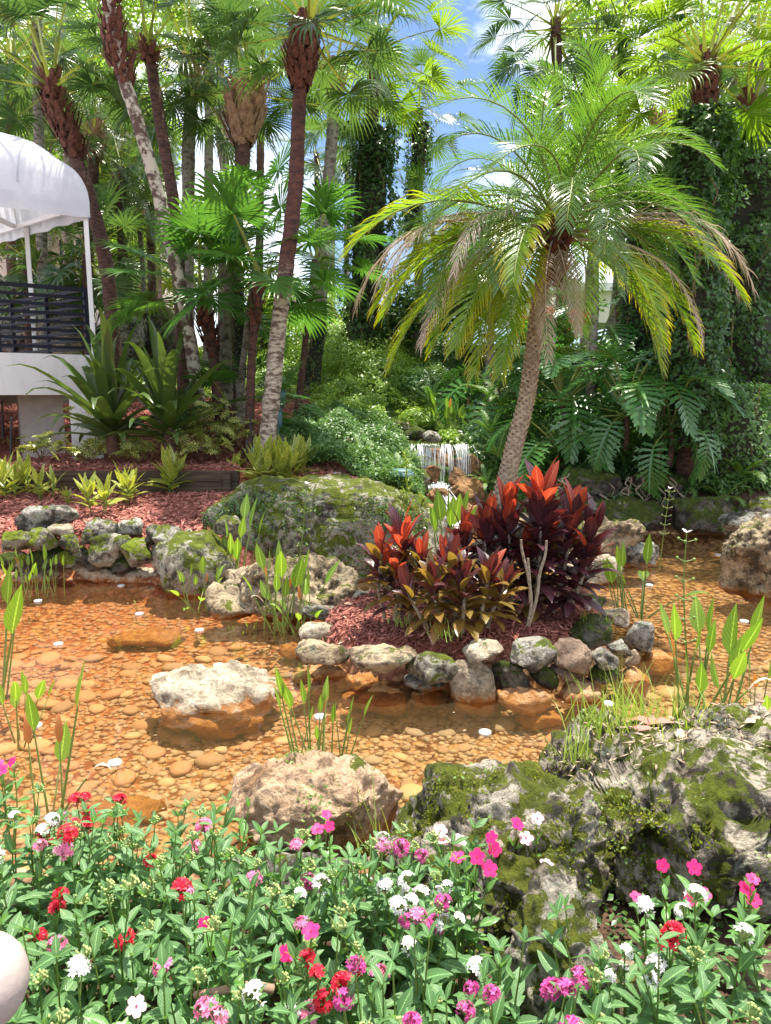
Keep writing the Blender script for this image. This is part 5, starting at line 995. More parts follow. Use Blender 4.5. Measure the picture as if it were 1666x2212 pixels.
# a light feathery weed and tall green shoots
g = Geo(); b_ = G(875, 1150, .85); b_ = W(875, 1130, 7.6); pts = [b_, b_+A([.02, 0, .35]), b_+A([0, 0, .75])]; tube(g, pts, [.006, .005, .002], 5, 0)
q = spline(pts, 90); dd = rng.normal(size=(90, 3))*A([1, 1, .2])+A([0, 0, .6]); tt = np.linspace(0, 1, 90); strips(g, q, dd, .16*(1.1-tt), .012, [1, .7, .1], .05); e_ = nrmz(dd)
for f in (.4, .7): strips(g, q+e_*(.16*(1.1-tt)*f)[:, None], dd+rng.normal(size=dd.shape)*.8, .05, .01, [1, .7, .1], .05)
tag(ob('feathery_weed', g.mesh('feathery_weed', M['grass'], b_), None, b_), 'tall feathery green weed standing before the huge flat boulder', 'weed')

# ------------------------------------------------------------------ the deck with its awning
C0 = A([-4.15, 10.8, 0]); dF = nrmz(A([-1.25, -.92, 0])); dB = nrmz(A([-2.55, 2.1, 0])); nF = A([-dF[1], dF[0], 0]); zt, zb = 2.43, 1.87
F1 = C0+dF*5.0; B1 = C0+dB*6.5
bd = thing('deck_building', 'white raised deck on piers at the left, behind the crinum lilies', 'deck', (C0[0], C0[1], 1.0)); bo = (C0[0], C0[1], 1.0)
g = Geo(); poly = [C0, F1, F1+dB*6, B1]
V = [p+A([0, 0, z]) for z in (zb, zt) for p in poly]; g.add(V, [[0, 1, 5, 4], [1, 2, 6, 5], [2, 3, 7, 6], [3, 0, 4, 7]]); g.add(V, [[4, 5, 6, 7], [3, 2, 1, 0]]); ob('deck_wall', g.mesh('deck_wall', M['white'], bo, smooth=False), bd)
g = Geo(); box(g, C0+dF*.33+A([.10, .22, 1.36]), (.42, .34, 1.02), 0, rz=.2); ob('column', g.mesh('column', M['white'], bo, False), bd)
for q, (d_, w_) in enumerate([(1.12, .48), (3.4, .6)]):
    g = Geo(); box(g, C0+dF*d_+A([-.05, .9, 1.4]), (w_+.1, .55, 1.0), 0, rz=.5); ob('pier', g.mesh('pier', M['conc'], bo, False), bd)
g = Geo(); box(g, C0+A([-2.1, 1.0, 1.80]), (3.4, .30, .14), 0, rz=.55); ob('floor_beam', g.mesh('floor_beam', M['conc'], bo, False), bd)
rl = thing('railing', 'black steel railing with seven horizontal bars round the white deck', 'railing', (C0[0], C0[1], zt)); ro = (C0[0], C0[1], zt)
for (d_, L_, in_) in ((dF, 4.6, nF), (dB, 6.0, A([-dB[1]*-1, -dB[0], 0])*-1)):
    inn = A([-.10, .03, 0]); S0 = C0+inn
    for k in range(8):
        z = zt+.10+.115*k; g = Geo(); th_ = .052 if k == 7 else .042; bar(g, S0+A([0, 0, z]), S0+d_*L_+A([0, 0, z]), th_, th_); ob('rail_bar', g.mesh('rail_bar', M['iron'], ro, False), rl)
    for k, dd in enumerate(np.arange(0, L_, 1.15)):
        g = Geo(); box(g, S0+d_*dd+A([0, 0, zt+.46]), (.055, .055, .93), 0, rz=math.atan2(d_[1], d_[0])); ob('rail_post', g.mesh('rail_post', M['iron'], ro, False), rl)
ze = 4.50
aw = thing('awning', 'white arched fabric awning on thin posts over the deck', 'awning', (C0[0], C0[1], zt)); E0 = C0+A([.06, -.02, 0])
g = Geo(); ns, nt_ = 25, 34; V = []; T_ = 3.3; AX = nrmz(dF+dB)
for i in range(nt_+1):
    t_ = 5.2*(i/nt_)**1.6
    a_ = E0+dF*t_; b__ = E0+dB*t_*1.15; hh = 1.12*math.sqrt(max(0, 1-max(0, 1-t_/T_)**2.0))
    for j in range(ns+1):
        s_ = j/ns; p_ = a_*(1-s_)+b__*s_; V.append(p_+A([0, 0, ze+hh*math.sqrt(max(0, 1-(2*s_-1)**2))**.9+.022*math.sin(i*.9+j*.35)*math.sin(PI*s_)+.012*pnoise(A([[i*.5, j*.9, 0.]]))[0]]))
F = [[i*(ns+1)+j, i*(ns+1)+j+1, (i+1)*(ns+1)+j+1, (i+1)*(ns+1)+j] for i in range(nt_) for j in range(ns)]
g.add(V, F); ob('canopy', g.mesh('canopy', M['fabric'], (C0[0], C0[1], zt)), aw)
for nm, d_, L_ in (('valance', dF, 5.2), ('valance', dB, 5.9)):
    g = Geo(); n = 60; V = []
    for i in range(n+1):
        p_ = E0+d_*L_*i/n+A([0, -.004, 0]); w_ = .012*math.sin(i*1.1); sc_ = .02*abs(math.sin(i*.35)); V += [p_+A([0, 0, ze+.004]), p_+A([w_, w_, ze-.10]), p_+A([w_*1.4, w_*1.4, ze-.20-sc_])]
    g.add(V, [[i*3+j, i*3+j+1, (i+1)*3+j+1, (i+1)*3+j] for i in range(n) for j in range(2)]); ob(nm, g.mesh(nm, M['fabric'], (C0[0], C0[1], zt)), aw)
for p_ in (C0+A([0, 0, 0]), C0+dB*1.75, C0+dB*3.6, C0+dF*3.2):
    g = Geo(); box(g, p_+A([-.02, .02, (zt+ze)/2-.05]), (.062, .062, ze-zt+.02), 0, rz=.3); ob('awning_post', g.mesh('awning_post', M['post'], (C0[0], C0[1], zt), False), aw)
for a_, b__ in ((C0+A([-.03, .03, ze-.06]), C0+dF*5+A([0, .03, ze-.06])), (C0+A([-.05, .0, ze-.06]), C0+dB*5.5+A([-.05, 0, ze-.06])), (C0+dF*1.9+A([0, 0, ze-.05]), C0+dB*2.1+A([0, 0, ze-.05])), (C0+dF*3.6+A([0, 0, ze-.05]), C0+dB*4.0+A([0, 0, ze-.05]))):
    g = Geo(); bar(g, a_, b__, .05, .06); ob('frame_beam', g.mesh('frame_beam', M['post'], (C0[0], C0[1], zt), False), aw)
for t_ in (1.9, 3.6):
    a_ = E0+dF*t_; b__ = E0+dB*t_*1.15; hh = 1.12*math.sqrt(max(0, 1-max(0, 1-t_/T_)**2.0)); g = Geo()
    tube(g, [a_*(1-s)+b__*s+A([0, 0, ze-.03+hh*math.sqrt(max(0, 1-(2*s-1)**2))**.9]) for s in np.linspace(0, 1, 25)], .02, 6); ob('frame_hoop', g.mesh('frame_hoop', M['post'], (C0[0], C0[1], zt)), aw)
for t_ in (.9, 2.1, 3.1, 4.2):
    a_ = E0+dF*t_; b__ = E0+dB*t_*1.15; hh = 1.12*math.sqrt(max(0, 1-max(0, 1-t_/T_)**2.0)); g = Geo()
    tube(g, [a_*(1-s)+b__*s+A([0, 0, ze+.006+hh*math.sqrt(max(0, 1-(2*s-1)**2))**.9]) for s in np.linspace(0.005, .995, 40)], .009, 5); ob('seam', g.mesh('seam', M['fabric'], (C0[0], C0[1], zt)), aw)
# cream building far behind the palms
bb = thing('cream_building', 'cream building with terracotta sill bands and dark windows behind the palms at left', 'building', (-12, 27, 2.5)); o3 = (-12, 27, 2.5)
g = Geo(); box(g, (-17.5, 29, 5.0), (19, 4, 6)); ob('wall', g.mesh('wall', M['cream'], o3, False), bb)
g = Geo(); box(g, (-13.5, 30.5, 10.5), (9, 4, 5.2)); ob('upper_wall', g.mesh('upper_wall', M['cream'], o3, False), bb)
for z in (5.55, 8.1): g = Geo(); box(g, (-17.5, 26.93, z), (19.1, .18, .16)); ob('terracotta_band', g.mesh('terracotta_band', M['terra'], o3, False), bb)
for z, h in ((3.9, .9), (6.5, 1.3)):
    for x_ in np.arange(-26, -8.8, 1.9):
        g = Geo(); box(g, (x_, 26.97, z), (1.1, .1, h)); w = ob('window', g.mesh('window', M['glassd'], o3, False), bb)
        g = Geo(); box(g, (x_, 26.90, z-h/2-.05), (1.25, .14, .08)); box(g, (x_, 26.91, z), (.06, .06, h)); box(g, (x_, 26.912, z+.1), (1.08, .05, .05)); ob('window_frame', g.mesh('window_frame', M['post'], o3, False), w)
for x_ in (-15, -12.5, -10.3): g = Geo(); box(g, (x_, 28.47, 10.6), (1.0, .1, 1.5)); ob('window', g.mesh('window', M['glassd'], o3, False), bb)
# white roofed shelter beyond the crest at right
sh = thing('far_shelter', 'low white building beyond the crest right of the date palm trunk', 'building', W(1270, 690, 32)); p0 = W(1280, 672, 32)
g = Geo(); box(g, p0, (7, 3, 1.2)); ob('wall', g.mesh('wall', M['cream'], W(1270, 690, 32), False), sh); g = Geo(); box(g, p0+A([0, 0, .75]), (7.6, 3.6, .3)); ob('roof', g.mesh('roof', M['post'], W(1270, 690, 32), False), sh)
# ------------------------------------------------------------------ timber wall
tw = thing('timber_wall', 'dark weathered timber retaining wall across the left bank', 'retaining wall', (-3.6, 9.38, .6))
for r_ in range(3):
    x_ = -7.2
    while x_ < -1.9:
        ln = min(R.choice((1.6, 2.2, 1.9)), -1.86-x_); g = Geo(); box(g, (x_+ln/2, 9.38+R.uniform(-.012, .012), .58+.135*r_+.003), (ln-.012, .11, .125)); ob('plank', g.mesh('plank', M['timber'], (-3.6, 9.38, .6), False), tw); x_ += ln
for x_ in (-6.4, -4.75, -3.3, -2.0): g = Geo(); box(g, (x_, 9.30, .66), (.09, .06, .50)); ob('stake', g.mesh('stake', M['timber'], (-3.6, 9.38, .6), False), tw)
# ------------------------------------------------------------------ small fixtures
def lathe(g, prof, c, mi=0, n=20, axes=None):
    a = np.linspace(0, 2*PI, n, endpoint=False); V = np.concatenate([np.stack([np.cos(a)*r, np.sin(a)*r, 0*a+z], 1) for r, z in prof])
    if axes is not None: V = V@A(axes)
    g.add(V+A(c), [[q*n+i, q*n+(i+1) % n, (q+1)*n+(i+1) % n, (q+1)*n+i] for q in range(len(prof)-1) for i in range(n)], mi)
for u, v, y_, lb in ((609, 862, 11.2, 'teal cylindrical path light farther up, behind the slender palm'), (601, 905, 10.5, 'teal cylindrical path light at the foot of the slender palm')):
    p_ = W(u, v, y_); z_ = t1(p_[0], p_[1]); rt = thing('path_light', lb, 'garden light', (p_[0], p_[1], z_)); zz_ = p_[2]-z_
    g = Geo(); lathe(g, [(0, .13), (.055, .13), (.06, .11), (.06, -.05), (.05, -.07), (.044, -.12), (0, -.12)], (0, 0, zz_)); ob('housing', g.mesh('housing', M['teal']), rt)
    g = Geo(); lathe(g, [(.066, .135), (.068, .10), (.062, .10), (.062, .137)], (0, 0, zz_)); ob('rim', g.mesh('rim', M['teal']), rt); g = Geo(); tube(g, [(0, 0, -.05), (0, 0, zz_-.1)], .015, 6); ob('stake', g.mesh('stake', M['teal']), rt)
p_ = G(720, 1027, .80); g = Geo(); rt = thing('utility_box', 'pale teal square irrigation box lid set in the red mulch', 'utility box', p_)
box(g, (0, 0, -.01), (.27, .22, .08), rz=-.12); ob('box_body', g.mesh('box_body', M['tealp'], smooth=False), rt); g = Geo(); box(g, (0, 0, .042), (.24, .19, .02), rz=-.12); ob('lid', g.mesh('lid', M['white'], smooth=False), rt)
p_ = G(868, 1020, .82); rt = thing('valve_cover', 'round teal valve cover half hidden under the ground cover', 'utility cover', p_); g = Geo(); lathe(g, [(0, .04), (.12, .04), (.14, .02), (.14, -.04)], (0, 0, 0)); ob('lid', g.mesh('lid', M['teal']), rt); g = Geo(); lathe(g, [(.15, .0), (.165, .0), (.165, -.05)], (0, 0, 0)); ob('rim', g.mesh('rim', M['teal']), rt)
p_ = W(608, 962, 9.9); z_ = t1(p_[0], p_[1]); rt = thing('spotlight', 'black tilted spotlight behind the large ginger clump', 'spotlight', (p_[0], p_[1], z_)); zz_ = p_[2]-z_
ax = A(Euler((.7, .35, 0)).to_matrix()).T; g = Geo(); lathe(g, [(0, -.10), (.04, -.10), (.05, -.06), (.06, .09), (.065, .11), (.05, .11), (.045, .07), (0, .07)], (0, 0, zz_), axes=ax); ob('lamp_head', g.mesh('lamp_head', M['black']), rt)
g = Geo(); tube(g, [(0, 0, -.05), (0, 0, zz_-.05)], .012, 6); ob('stake', g.mesh('stake', M['black']), rt); g = Geo(); box(g, (0, .03, zz_-.09), (.42, .10, .02)); ob('tray', g.mesh('tray', M['post'], smooth=False), rt)
p_ = W(552, 975, 9.8); rt = thing('control_box', 'small grey electrical box beside the dark stakes', 'electrical box', p_); g = Geo(); box(g, (0, 0, 0), (.09, .07, .13)); box(g, (0, -.04, .02), (.06, .02, .06)); ob('housing', g.mesh('housing', M['teal'], smooth=False), rt); g = Geo(); tube(g, [(0, 0, -.25), (0, 0, 0)], .01, 5); ob('stake', g.mesh('stake', M['black']), rt)
for u0, v0, u1, v1, y_, lb in ((540, 900, 546, 985, 9.9, 'taller thin black stake beside the slender palm'), (533, 955, 535, 990, 9.8, 'shorter thin black stake beside the slender palm'), (25, 905, 22, 1008, 9.7, 'thin dark metal stake at the left edge in front of the deck'), (4, 870, 6, 940, 11, 'thin dark stake under the deck at the far left')):
    a_ = W(u0, v0, y_); b__ = W(u1, v1, y_); g = Geo(); tube(g, [b__-A([0, 0, .05]), (a_+b__)/2, a_], [.018, .016, .014], 6); tube(g, [a_, a_+A([0, 0, .03])], [.02, .012], 6); tag(ob('stake', g.mesh('stake', M['black'], b__), None, b__), lb, 'stake')
rt = thing('pipe_rail', 'dark pipe rail running along the path at the right edge', 'pipe', W(1600, 890, 13.5)); o4 = W(1600, 890, 13.5)
for dz in (0, .09): g = Geo(); tube(g, [W(1565, 888, 13.6)+A([0, 0, dz]), W(1620, 886, 13.5)+A([0, 0, dz]), W(1700, 882, 13.3)+A([0, 0, dz])], .03, 8); ob('pipe', g.mesh('pipe', M['iron'], o4), rt)
for u in (1590, 1655): q = W(u, 885, 13.45); g = Geo(); tube(g, [q+A([0, 0, .1]), A([q[0], q[1], t1(q[0], q[1])-.05])], .02, 6); ob('support', g.mesh('support', M['iron'], o4), rt)
q = W(-52, 2128, .85); rt = thing('post_cap', 'pale rounded post cap close by in the lower left corner', 'post', (q[0], q[1], .3)); g = Geo(); k_ = PX(q)*105
lathe(g, [(0, k_)]+[(k_*math.sin(a_), k_*math.cos(a_)) for a_ in np.linspace(.1, 2.6, 18)], (0, 0, q[2]-.3), n=48); ob('cap', g.mesh('cap', M['cap']), rt); g = Geo(); tube(g, [(0, 0, 0), (0, 0, q[2]-.3-k_*.6)], .03, 16); ob('post', g.mesh('post', M['cap']), rt)
# broad bright leaves at right edge, roots on the bank
BL = []
for s in range(3): g = Geo(); el = math.radians((80, 65, 45)[s]); strips(g, [[0, 0, 0]], [[math.cos(el), 0, math.sin(el)]], 1.15, .24, [.08, .08, .1, .6, 1, .95, .7, .1], [.0, .02, .04, .08, .12, .18, .2], S=[[0, -1, 0]], fold=.2); BL.append(g.mesh('leaf', M['arrow']))
for u, v, n_, lb in ((1640, 855, 8, 'bright banana-like plant at the right edge above the pipe'), (1610, 850, 5, 'smaller broad-leaved plant left of the bright banana-like one')):
    q = W(u, v, 15); q[2] = t1(q[0], q[1]); rt = thing('broad_leaf_plant', lb, 'plant', q)
    for i in range(n_): ob('leaf', BL[i % 3], rt, (R.uniform(-.1, .1), R.uniform(-.1, .1), 0), (0, 0, i*2.4), R.uniform(.8, 1.15))
g = Geo(); o5 = W(1230, 1080, 10.3)
for _ in range(46):
    a_ = W(R.uniform(1180, 1470), R.uniform(1020, 1080), R.uniform(10.2, 10.6)); pts = [a_]
    for k in range(6): pts.append(pts[-1]+A([R.gauss(0, .09), R.gauss(-.02, .03), -R.uniform(.02, .12)]))
    tube(g, spline(pts, 14), np.linspace(.013, .005, 14), 5)
tag(ob('hanging_roots', g.mesh('hanging_roots', M['cane'], o5), None, o5), 'tangle of pale thin roots hanging on the dark bank behind the ti plants', 'roots')
g = Geo(); pts = [W(1300, 620, 15), W(1250, 560, 15.2)]
for u0, v0, u1, v1, y_ in ((640, 640, 700, 600, 19),): pts = [W(600, 668, y_), W(640, 655, y_), W(675, 630, y_), W(700, 600, y_), W(716, 596, y_)]; b_ = pts[0]; tube(g, spline(pts, 18), np.linspace(.09, .05, 18), 8)
tag(ob('bent_branch', g.mesh('bent_branch', M['trunk_g'], b_), None, b_), 'grey bent branch crossing before the sky left of the grey leaning palm', 'branch')

# ------------------------------------------------------------------ red and purple ti plants
def ti_leaf(mat, s):
    g = Geo(); el = math.radians((78, 60, 42, 22, 0)[s]); strips(g, [[0, 0, 0]], [[math.cos(el), 0, math.sin(el)]], .34, .10, [.14, .3, .85, 1, .9, .6, .05], [.02, .08, .16, .22, .26, .26], S=[[0, -1, 0]], fold=.22); return g.mesh('leaf', M[mat])
TI = {k: [ti_leaf('cord_'+k, s) for s in range(5)] for k in 'drg'}
def ti(label, base, stems, redtop=.3, olive=.15):
    rt = thing('ti_plant', label, 'ti plant', base)
    for (dx, dy, h, lean, lf, s, h0) in stems:
        h *= .75; h0 *= .5; lf = int(lf*1.55); s *= .88
        p0 = A([dx, dy, 0]); p2 = A([dx+lean, dy, h]); g = Geo(); tube(g, spline([p0, (p0+p2)/2+A([R.gauss(0, .02), 0, 0]), p2], 8), np.linspace(.017, .009, 8), 6); ob('cane', g.mesh('cane', M['cane']), rt)
        for i in range(lf):
            f = i/lf; z = h-(h-h0)*f; c = p0+(p2-p0)*(z/h); e = min(4, int(f*4.2+R.uniform(0, .9))); kd = 'r' if R.random() < redtop*max(0, 1-f*2.6)*1.05 else ('g' if R.random() < olive*f*2 else 'd')
            ob('leaf', TI[kd][e], rt, c, (R.uniform(-.3, .3), R.uniform(-.15, .2), i*2.39996+R.uniform(-.3, .3)), s*R.uniform(.8, 1.15))
def at(u, v, z=.33): return G(u, v, z)
ti('short ti plant with glowing red top leaves at the left of the island', at(862, 1335), [(-.10, 0, .62, -.02, 22, .8, .25), (.0, .05, .74, .03, 26, .85, .22), (.08, -.03, .60, .08, 20, .75, .22), (.18, .05, .52, .14, 18, .7, .2), (-.03, -.06, .5, .0, 18, .7, .15)], .85, .4)
ti('bushy low ti plant with olive lower leaves in the middle of the island', at(990, 1362), [(-.10, 0, .44, -.07, 20, .78, .1), (.02, -.04, .48, .0, 22, .78, .08), (.14, 0, .5, .06, 20, .78, .1), (-.02, .1, .6, -.03, 20, .8, .2), (.2, .06, .4, .12, 16, .75, .1), (-.2, .04, .34, -.14, 14, .7, .08)], .35, .75)
ti('slender ti plant with orange and purple leaves in front of the date palm trunk', at(1050, 1318), [(0, 0, .84, -.02, 28, .9, .35), (-.12, .05, .72, -.05, 24, .85, .3), (.1, .08, .66, .05, 20, .85, .25)], .45, .2)
ti('tallest ti plant with near-black leaves and grey canes right of the date palm trunk', at(1140, 1330), [(.05, .05, 1.12, .03, 40, 1.0, .35), (.20, .08, .95, .12, 32, 1.0, .2), (-.10, .12, .98, -.06, 32, 1.0, .25), (.30, .05, .80, .16, 28, .95, .12), (.14, .15, .85, .0, 28, .95, .1), (.02, .15, .6, 0, 24, .95, .05), (.28, .12, .5, .2, 20, .9, .05)], .50, .04)
rt = thing('bare_cane_cluster', 'three bare pale canes forking up in front of the tallest ti plant', 'stems', at(1140, 1352)); b_ = at(1140, 1352)
for pts in ([(1140, 1352), (1148, 1300), (1140, 1240), (1128, 1190), (1126, 1166)], [(1143, 1350), (1160, 1290), (1166, 1240), (1178, 1200), (1181, 1168)], [(1146, 1300), (1144, 1250), (1141, 1206)]):
    g = Geo(); P = [W(u, v, b_[1]-.02-.0001*i) for i, (u, v) in enumerate(pts)]; tube(g, spline(P, 14), np.linspace(.012, .008, 14), 8); ob('cane', g.mesh('cane', M['cane'], b_), rt)

# ------------------------------------------------------------------ arrowhead water plants
def alf(el, ln, wd, mat='arrow', pet=.45, sway=0., drop=.1):
    g = Geo(); e = math.radians(el); P = [A([0., 0, 0])]; d = A([math.cos(e), 0, math.sin(e)])
    for i in range(7): P.append(P[-1]+d*pet/7); d = nrmz(d-A([0, 0, sway*.04])*math.cos(e)*3)
    tube(g, P, np.linspace(.0065, .0035, 8), 6, 1, cap=False)
    strips(g, [P[-1]], [d], ln, wd, [.1, .75, 1, .93, .7, .4, .04], drop*A([0, .3, .6, 1, 1.3, 1.2]), S=[[0, -1, 0]], fold=.28); return g.mesh('leaf', [M[mat], M['stem']])
AL = [alf(el, ln, wd, pet=pt, drop=dr, sway=sw) for el, ln, wd, pt, dr, sw in ((88, .17, .062, .45, .02, .3), (80, .18, .07, .42, .25, .8), (74, .20, .06, .38, .1, .6), (66, .17, .07, .34, .25, 1), (85, .13, .035, .30, .02, 0), (56, .18, .07, .30, .3, 1.2), (84, .20, .085, .30, .08, .2))]
ALB = [alf(80, .16, .04, 'arrow_b', .42, .3, .4), alf(60, .14, .03, 'phx_d', .3, .6, .6)]
def arrow(label, p, n, s, idx=(0, 1, 2, 3, 5), spread=.1, dead=1, name='arrowhead_plant', lean=0.):
    rt = thing(name, label, 'water plant', p)
    for i in range(n):
        a_ = i*2.4+R.uniform(-.4, .4); o = A([math.cos(a_), math.sin(a_), 0])*spread*math.sqrt(R.random()); ob('leaf', AL[idx[i % len(idx)]], rt, o, (R.gauss(0, .15), R.gauss(.03, .16)+lean, a_), s*R.uniform(.7, 1.15))
    for i in range(dead): tag(ob('leaf', ALB[i % 2], rt, (R.gauss(0, .04), R.gauss(0, .04), 0), (0, 0, R.uniform(0, 6.3)), s*R.uniform(.7, 1)), 'withered brown leaf')
for u, v, z_, n_, s, ix, sp, dd, lb in [(45, 1290, -.02, 20, .75, (0, 1, 4, 2), .28, 1, 'dense low arrowhead clump at the far left shore'), (110, 1285, -.02, 7, .75, (0, 2, 4), .14, 0, 'thin arrowhead clump with a yellow leaf, right of the dense low clump'), (430, 1325, -.05, 13, .85, (0, 1, 5, 3), .16, 1, 'arrowhead plant with blue-green leaves before the streaked mossy boulder'),
        (505, 1275, .0, 8, 1.45, (0, 6, 0, 2), .13, 0, 'tall arrowhead plant between the two left boulders'), (612, 1368, -.05, 13, 1.25, (0, 6, 1, 2, 0), .17, 3, 'large arrowhead plant with browning leaves before the double-humped boulder'), (655, 1380, -.03, 7, .9, (5, 3, 3, 2), .12, 1, 'sprawling arrowhead plant at the left tip of the island'),
        (690, 1650, .12, 18, .78, (4, 4, 0, 2, 4), .16, 1, 'upright reed-like arrowhead plant rising from the orange-brown rock'), (48, 1605, -.08, 7, .8, (0, 6, 1), .09, 0, 'small yellow-green arrowhead plant near the left edge of the pond'), (-8, 1520, -.1, 6, 1.6, (0, 0, 6), .08, 0, 'arrowhead plant cut by the left picture edge'),
        (115, 1790, -.12, 3, 1.25, (0, 6), .04, 3, 'arrowhead plant with brown drooping stalks at the near left shore'), (1340, 1335, .1, 6, 1.05, (0, 0, 6, 2), .07, 1, 'four-leaved arrowhead plant with one orange leaf behind the island tip'), (1385, 1335, .08, 5, 1.25, (5, 3, 2), .06, 0, 'leaning arrowhead plant reaching right over the water'),
        (1530, 1590, .1, 9, 1.25, (6, 6, 0, 1), .13, 2, 'big-leaved arrowhead plant behind the reef rock at right'), (1490, 1580, .1, 5, 1.5, (0, 4), .07, 0, 'long-stalked arrowhead plant left of the big-leaved one'), (1655, 1590, .1, 6, .9, (6, 0, 2), .08, 1, 'arrowhead plant cut by the right picture edge'),
        (972, 950, 1.12, 16, 1.25, (0, 6, 0, 6, 4), .20, 3, 'tall arrowhead plant with brown stalks above the cascade'), (1025, 935, 1.2, 12, 1.2, (0, 6, 2), .25, 1, 'arrowhead plant behind the cascade beside the date palm trunk'), (840, 905, 1.35, 5, .9, (0, 6, 1), .18, 0, 'small arrowhead plant at the bend of the upper stream'),
        (965, 1230, .1, 9, 1.5, (6, 6, 0), .10, 0, 'broad green-leaved plant between the ti plants at the island back'), (528, 1390, -.12, 6, .45, (4,), .10, 0, 'sprig of thin green shoots in the water left of the island'), (300, 1330, -.14, 3, .35, (4, 5), .05, 0, 'tiny shoot in the reddish water near the wall')]:
    arrow(lb, G(u, v, z_), n_, s, ix, sp, dd)
for (pts, lb) in (([(1485, 1570), (1487, 1470), (1480, 1350), (1478, 1250), (1484, 1150)], 'tall thin flower stalk with whorls of white blossom in the right pond'), ([(1425, 1230), (1432, 1170), (1440, 1110), (1448, 1055)], 'thin yellow-green flower stalk standing before the dark bank'), ([(630, 1340), (640, 1250), (652, 1170), (664, 1045)], 'long bare green flower stalk before the big flat boulder')):
    b_ = G(*pts[0], .05); P = [W(u, v, b_[1]) for u, v in pts]; P = spline(P, 20); g = Geo(); tube(g, P, np.linspace(.006, .003, 20), 5)
    for i in range(8, 20, 2):
        for a_ in (0, 2.1, 4.2): e_ = P[i]+A([math.cos(a_), math.sin(a_), .25])*.05; tube(g, [P[i], e_], .002, 4); v_, f_ = ico(1); g.add(v_*.010+e_, f_)
    rt = thing('flower_stalk', lb, 'flower stalk', b_); ob('stalk', g.mesh('stalk', M['stem'], b_), rt); g = Geo(); aa = np.linspace(0, 2*PI, 3, endpoint=False); strips(g, np.tile(P[-1], (3, 1)), np.stack([np.cos(aa), np.sin(aa)-.3, 0*aa+.5], 1), .03, .03, [.5, 1, .4], 0); ob('blossom', g.mesh('blossom', M['f_white'], b_), rt)

# ------------------------------------------------------------------ grass and litter
def grass(label, p, n, ln, sp, mat='grass', name='grass_tuft'):
    a_ = rng.uniform(0, 2*PI, n); o = np.stack([np.cos(a_), np.sin(a_), 0*a_], 1)*(sp*np.sqrt(rng.random(n)))[:, None]; e = rng.uniform(.9, 1.5, n); az = rng.uniform(0, 2*PI, n); g = Geo()
    strips(g, o, np.stack([np.cos(az)*np.cos(e), np.sin(az)*np.cos(e), np.sin(e)], 1), ln*rng.uniform(.5, 1.2, n), .006, [1, .9, .7, .4, .05], rng.uniform(.05, .4, (n, 1))*A([[.5, 1, 1.3, 1.5]]), fold=.2)
    return tag(ob(name, g.mesh(name, M[mat]), None, p), label, 'grass')
for u, v, z_, n_, ln, sp, lb in [(1300, 1590, .42, 55, .26, .20, 'bright grass tuft on the back edge of the reef rock, left'), (1400, 1600, .40, 75, .28, .22, 'long arching grass on the back edge of the reef rock, centre'), (1480, 1600, .38, 55, .26, .18, 'grass at the foot of the long-stalked arrowhead plant'), (1240, 1640, .52, 26, .14, .06, 'small grass tuft on top of the reef rock'), (1570, 1590, .38, 40, .24, .18, 'grass at the foot of the big-leaved arrowhead plant'),
        (1350, 1560, .1, 30, .42, .1, 'tall seeding grass in front of the right island tip'), (1285, 1345, .3, 30, .18, .12, 'thin grass on the island mulch by the lichen stone'), (965, 1375, .33, 30, .14, .12, 'thin grass at the foot of the middle ti plant'), (868, 1348, .33, 34, .12, .10, 'dry grass at the foot of the short ti plant'), (820, 1850, .1, 16, .3, .1, 'pale curved grass blades at the shore beside the moss-clad rock'), (425, 1035, .66, 14, .3, .05, 'thin tall grass against the timber wall'), (1540, 1120, .1, 120, .4, .5, 'grassy tuft hanging at the far right shore')]:
    grass(lb, G(u, v, z_), n_, ln, sp)
g = Geo(); n = 60; p_ = np.stack([rng.normal(1.22, .18, n), rng.normal(2.92, .12, n), np.full(n, .63)], 1)
LIT = []
for s in range(3): g2 = Geo(); strips(g2, [[0, 0, 0]], [[1, 0, .3]], .13-.02*s, .06-.01*s, [.1, .8, 1, .7, .1], [.5, -.3, .6, .4], S=[[0, 1, 0]], fold=.4*(-1)**s); LIT.append(g2.mesh('dead_leaf', M['chipy' if s else 'mulch']))
reef = next(o for o in bpy.data.objects if o.get('label', '').startswith('huge weathered reef'))
bpy.context.view_layer.update()
def drop(o, x_, y_, z0=3.):
    ok, loc, nn, _ = o.ray_cast(o.matrix_world.inverted()@Vector((x_, y_, z0)), o.matrix_world.inverted().to_3x3()@Vector((0, 0, -1))); return (o.matrix_world@loc, o.matrix_world.to_3x3()@nn) if ok else (None, None)
k = 0
for lb in ['large curled brown dead leaf on top of the reef rock', 'grey-brown dead leaf left of the large curled one', 'small rust dead leaf near the grass on the reef rock', 'dead leaf at the left side of the reef rock top', 'pale dry leaf lying toward the right of the reef rock', 'twisted dead leaf just behind the large curled one']:
    x_, y_ = (1.22+k*.0, 2.95) if k == 0 else (R.uniform(.8, 1.7), R.uniform(2.7, 3.1)); q, nn = drop(reef, x_, y_)
    if q: tag(ob('dead_leaf', LIT[k % 3], None, q+Vector((0, 0, .012)), (R.uniform(-.3, .3), R.uniform(-.3, .3), R.uniform(0, 6)), 1.5 if k == 0 else R.uniform(.6, 1.1)), lb, 'dead leaf'); k += 1
g = Geo(); pp = []
for _ in range(420):
    q, nn = drop(reef, R.gauss(1.2, .28), R.gauss(2.92, .16))
    if q: pp.append(list(q+Vector((0, 0, .006))))
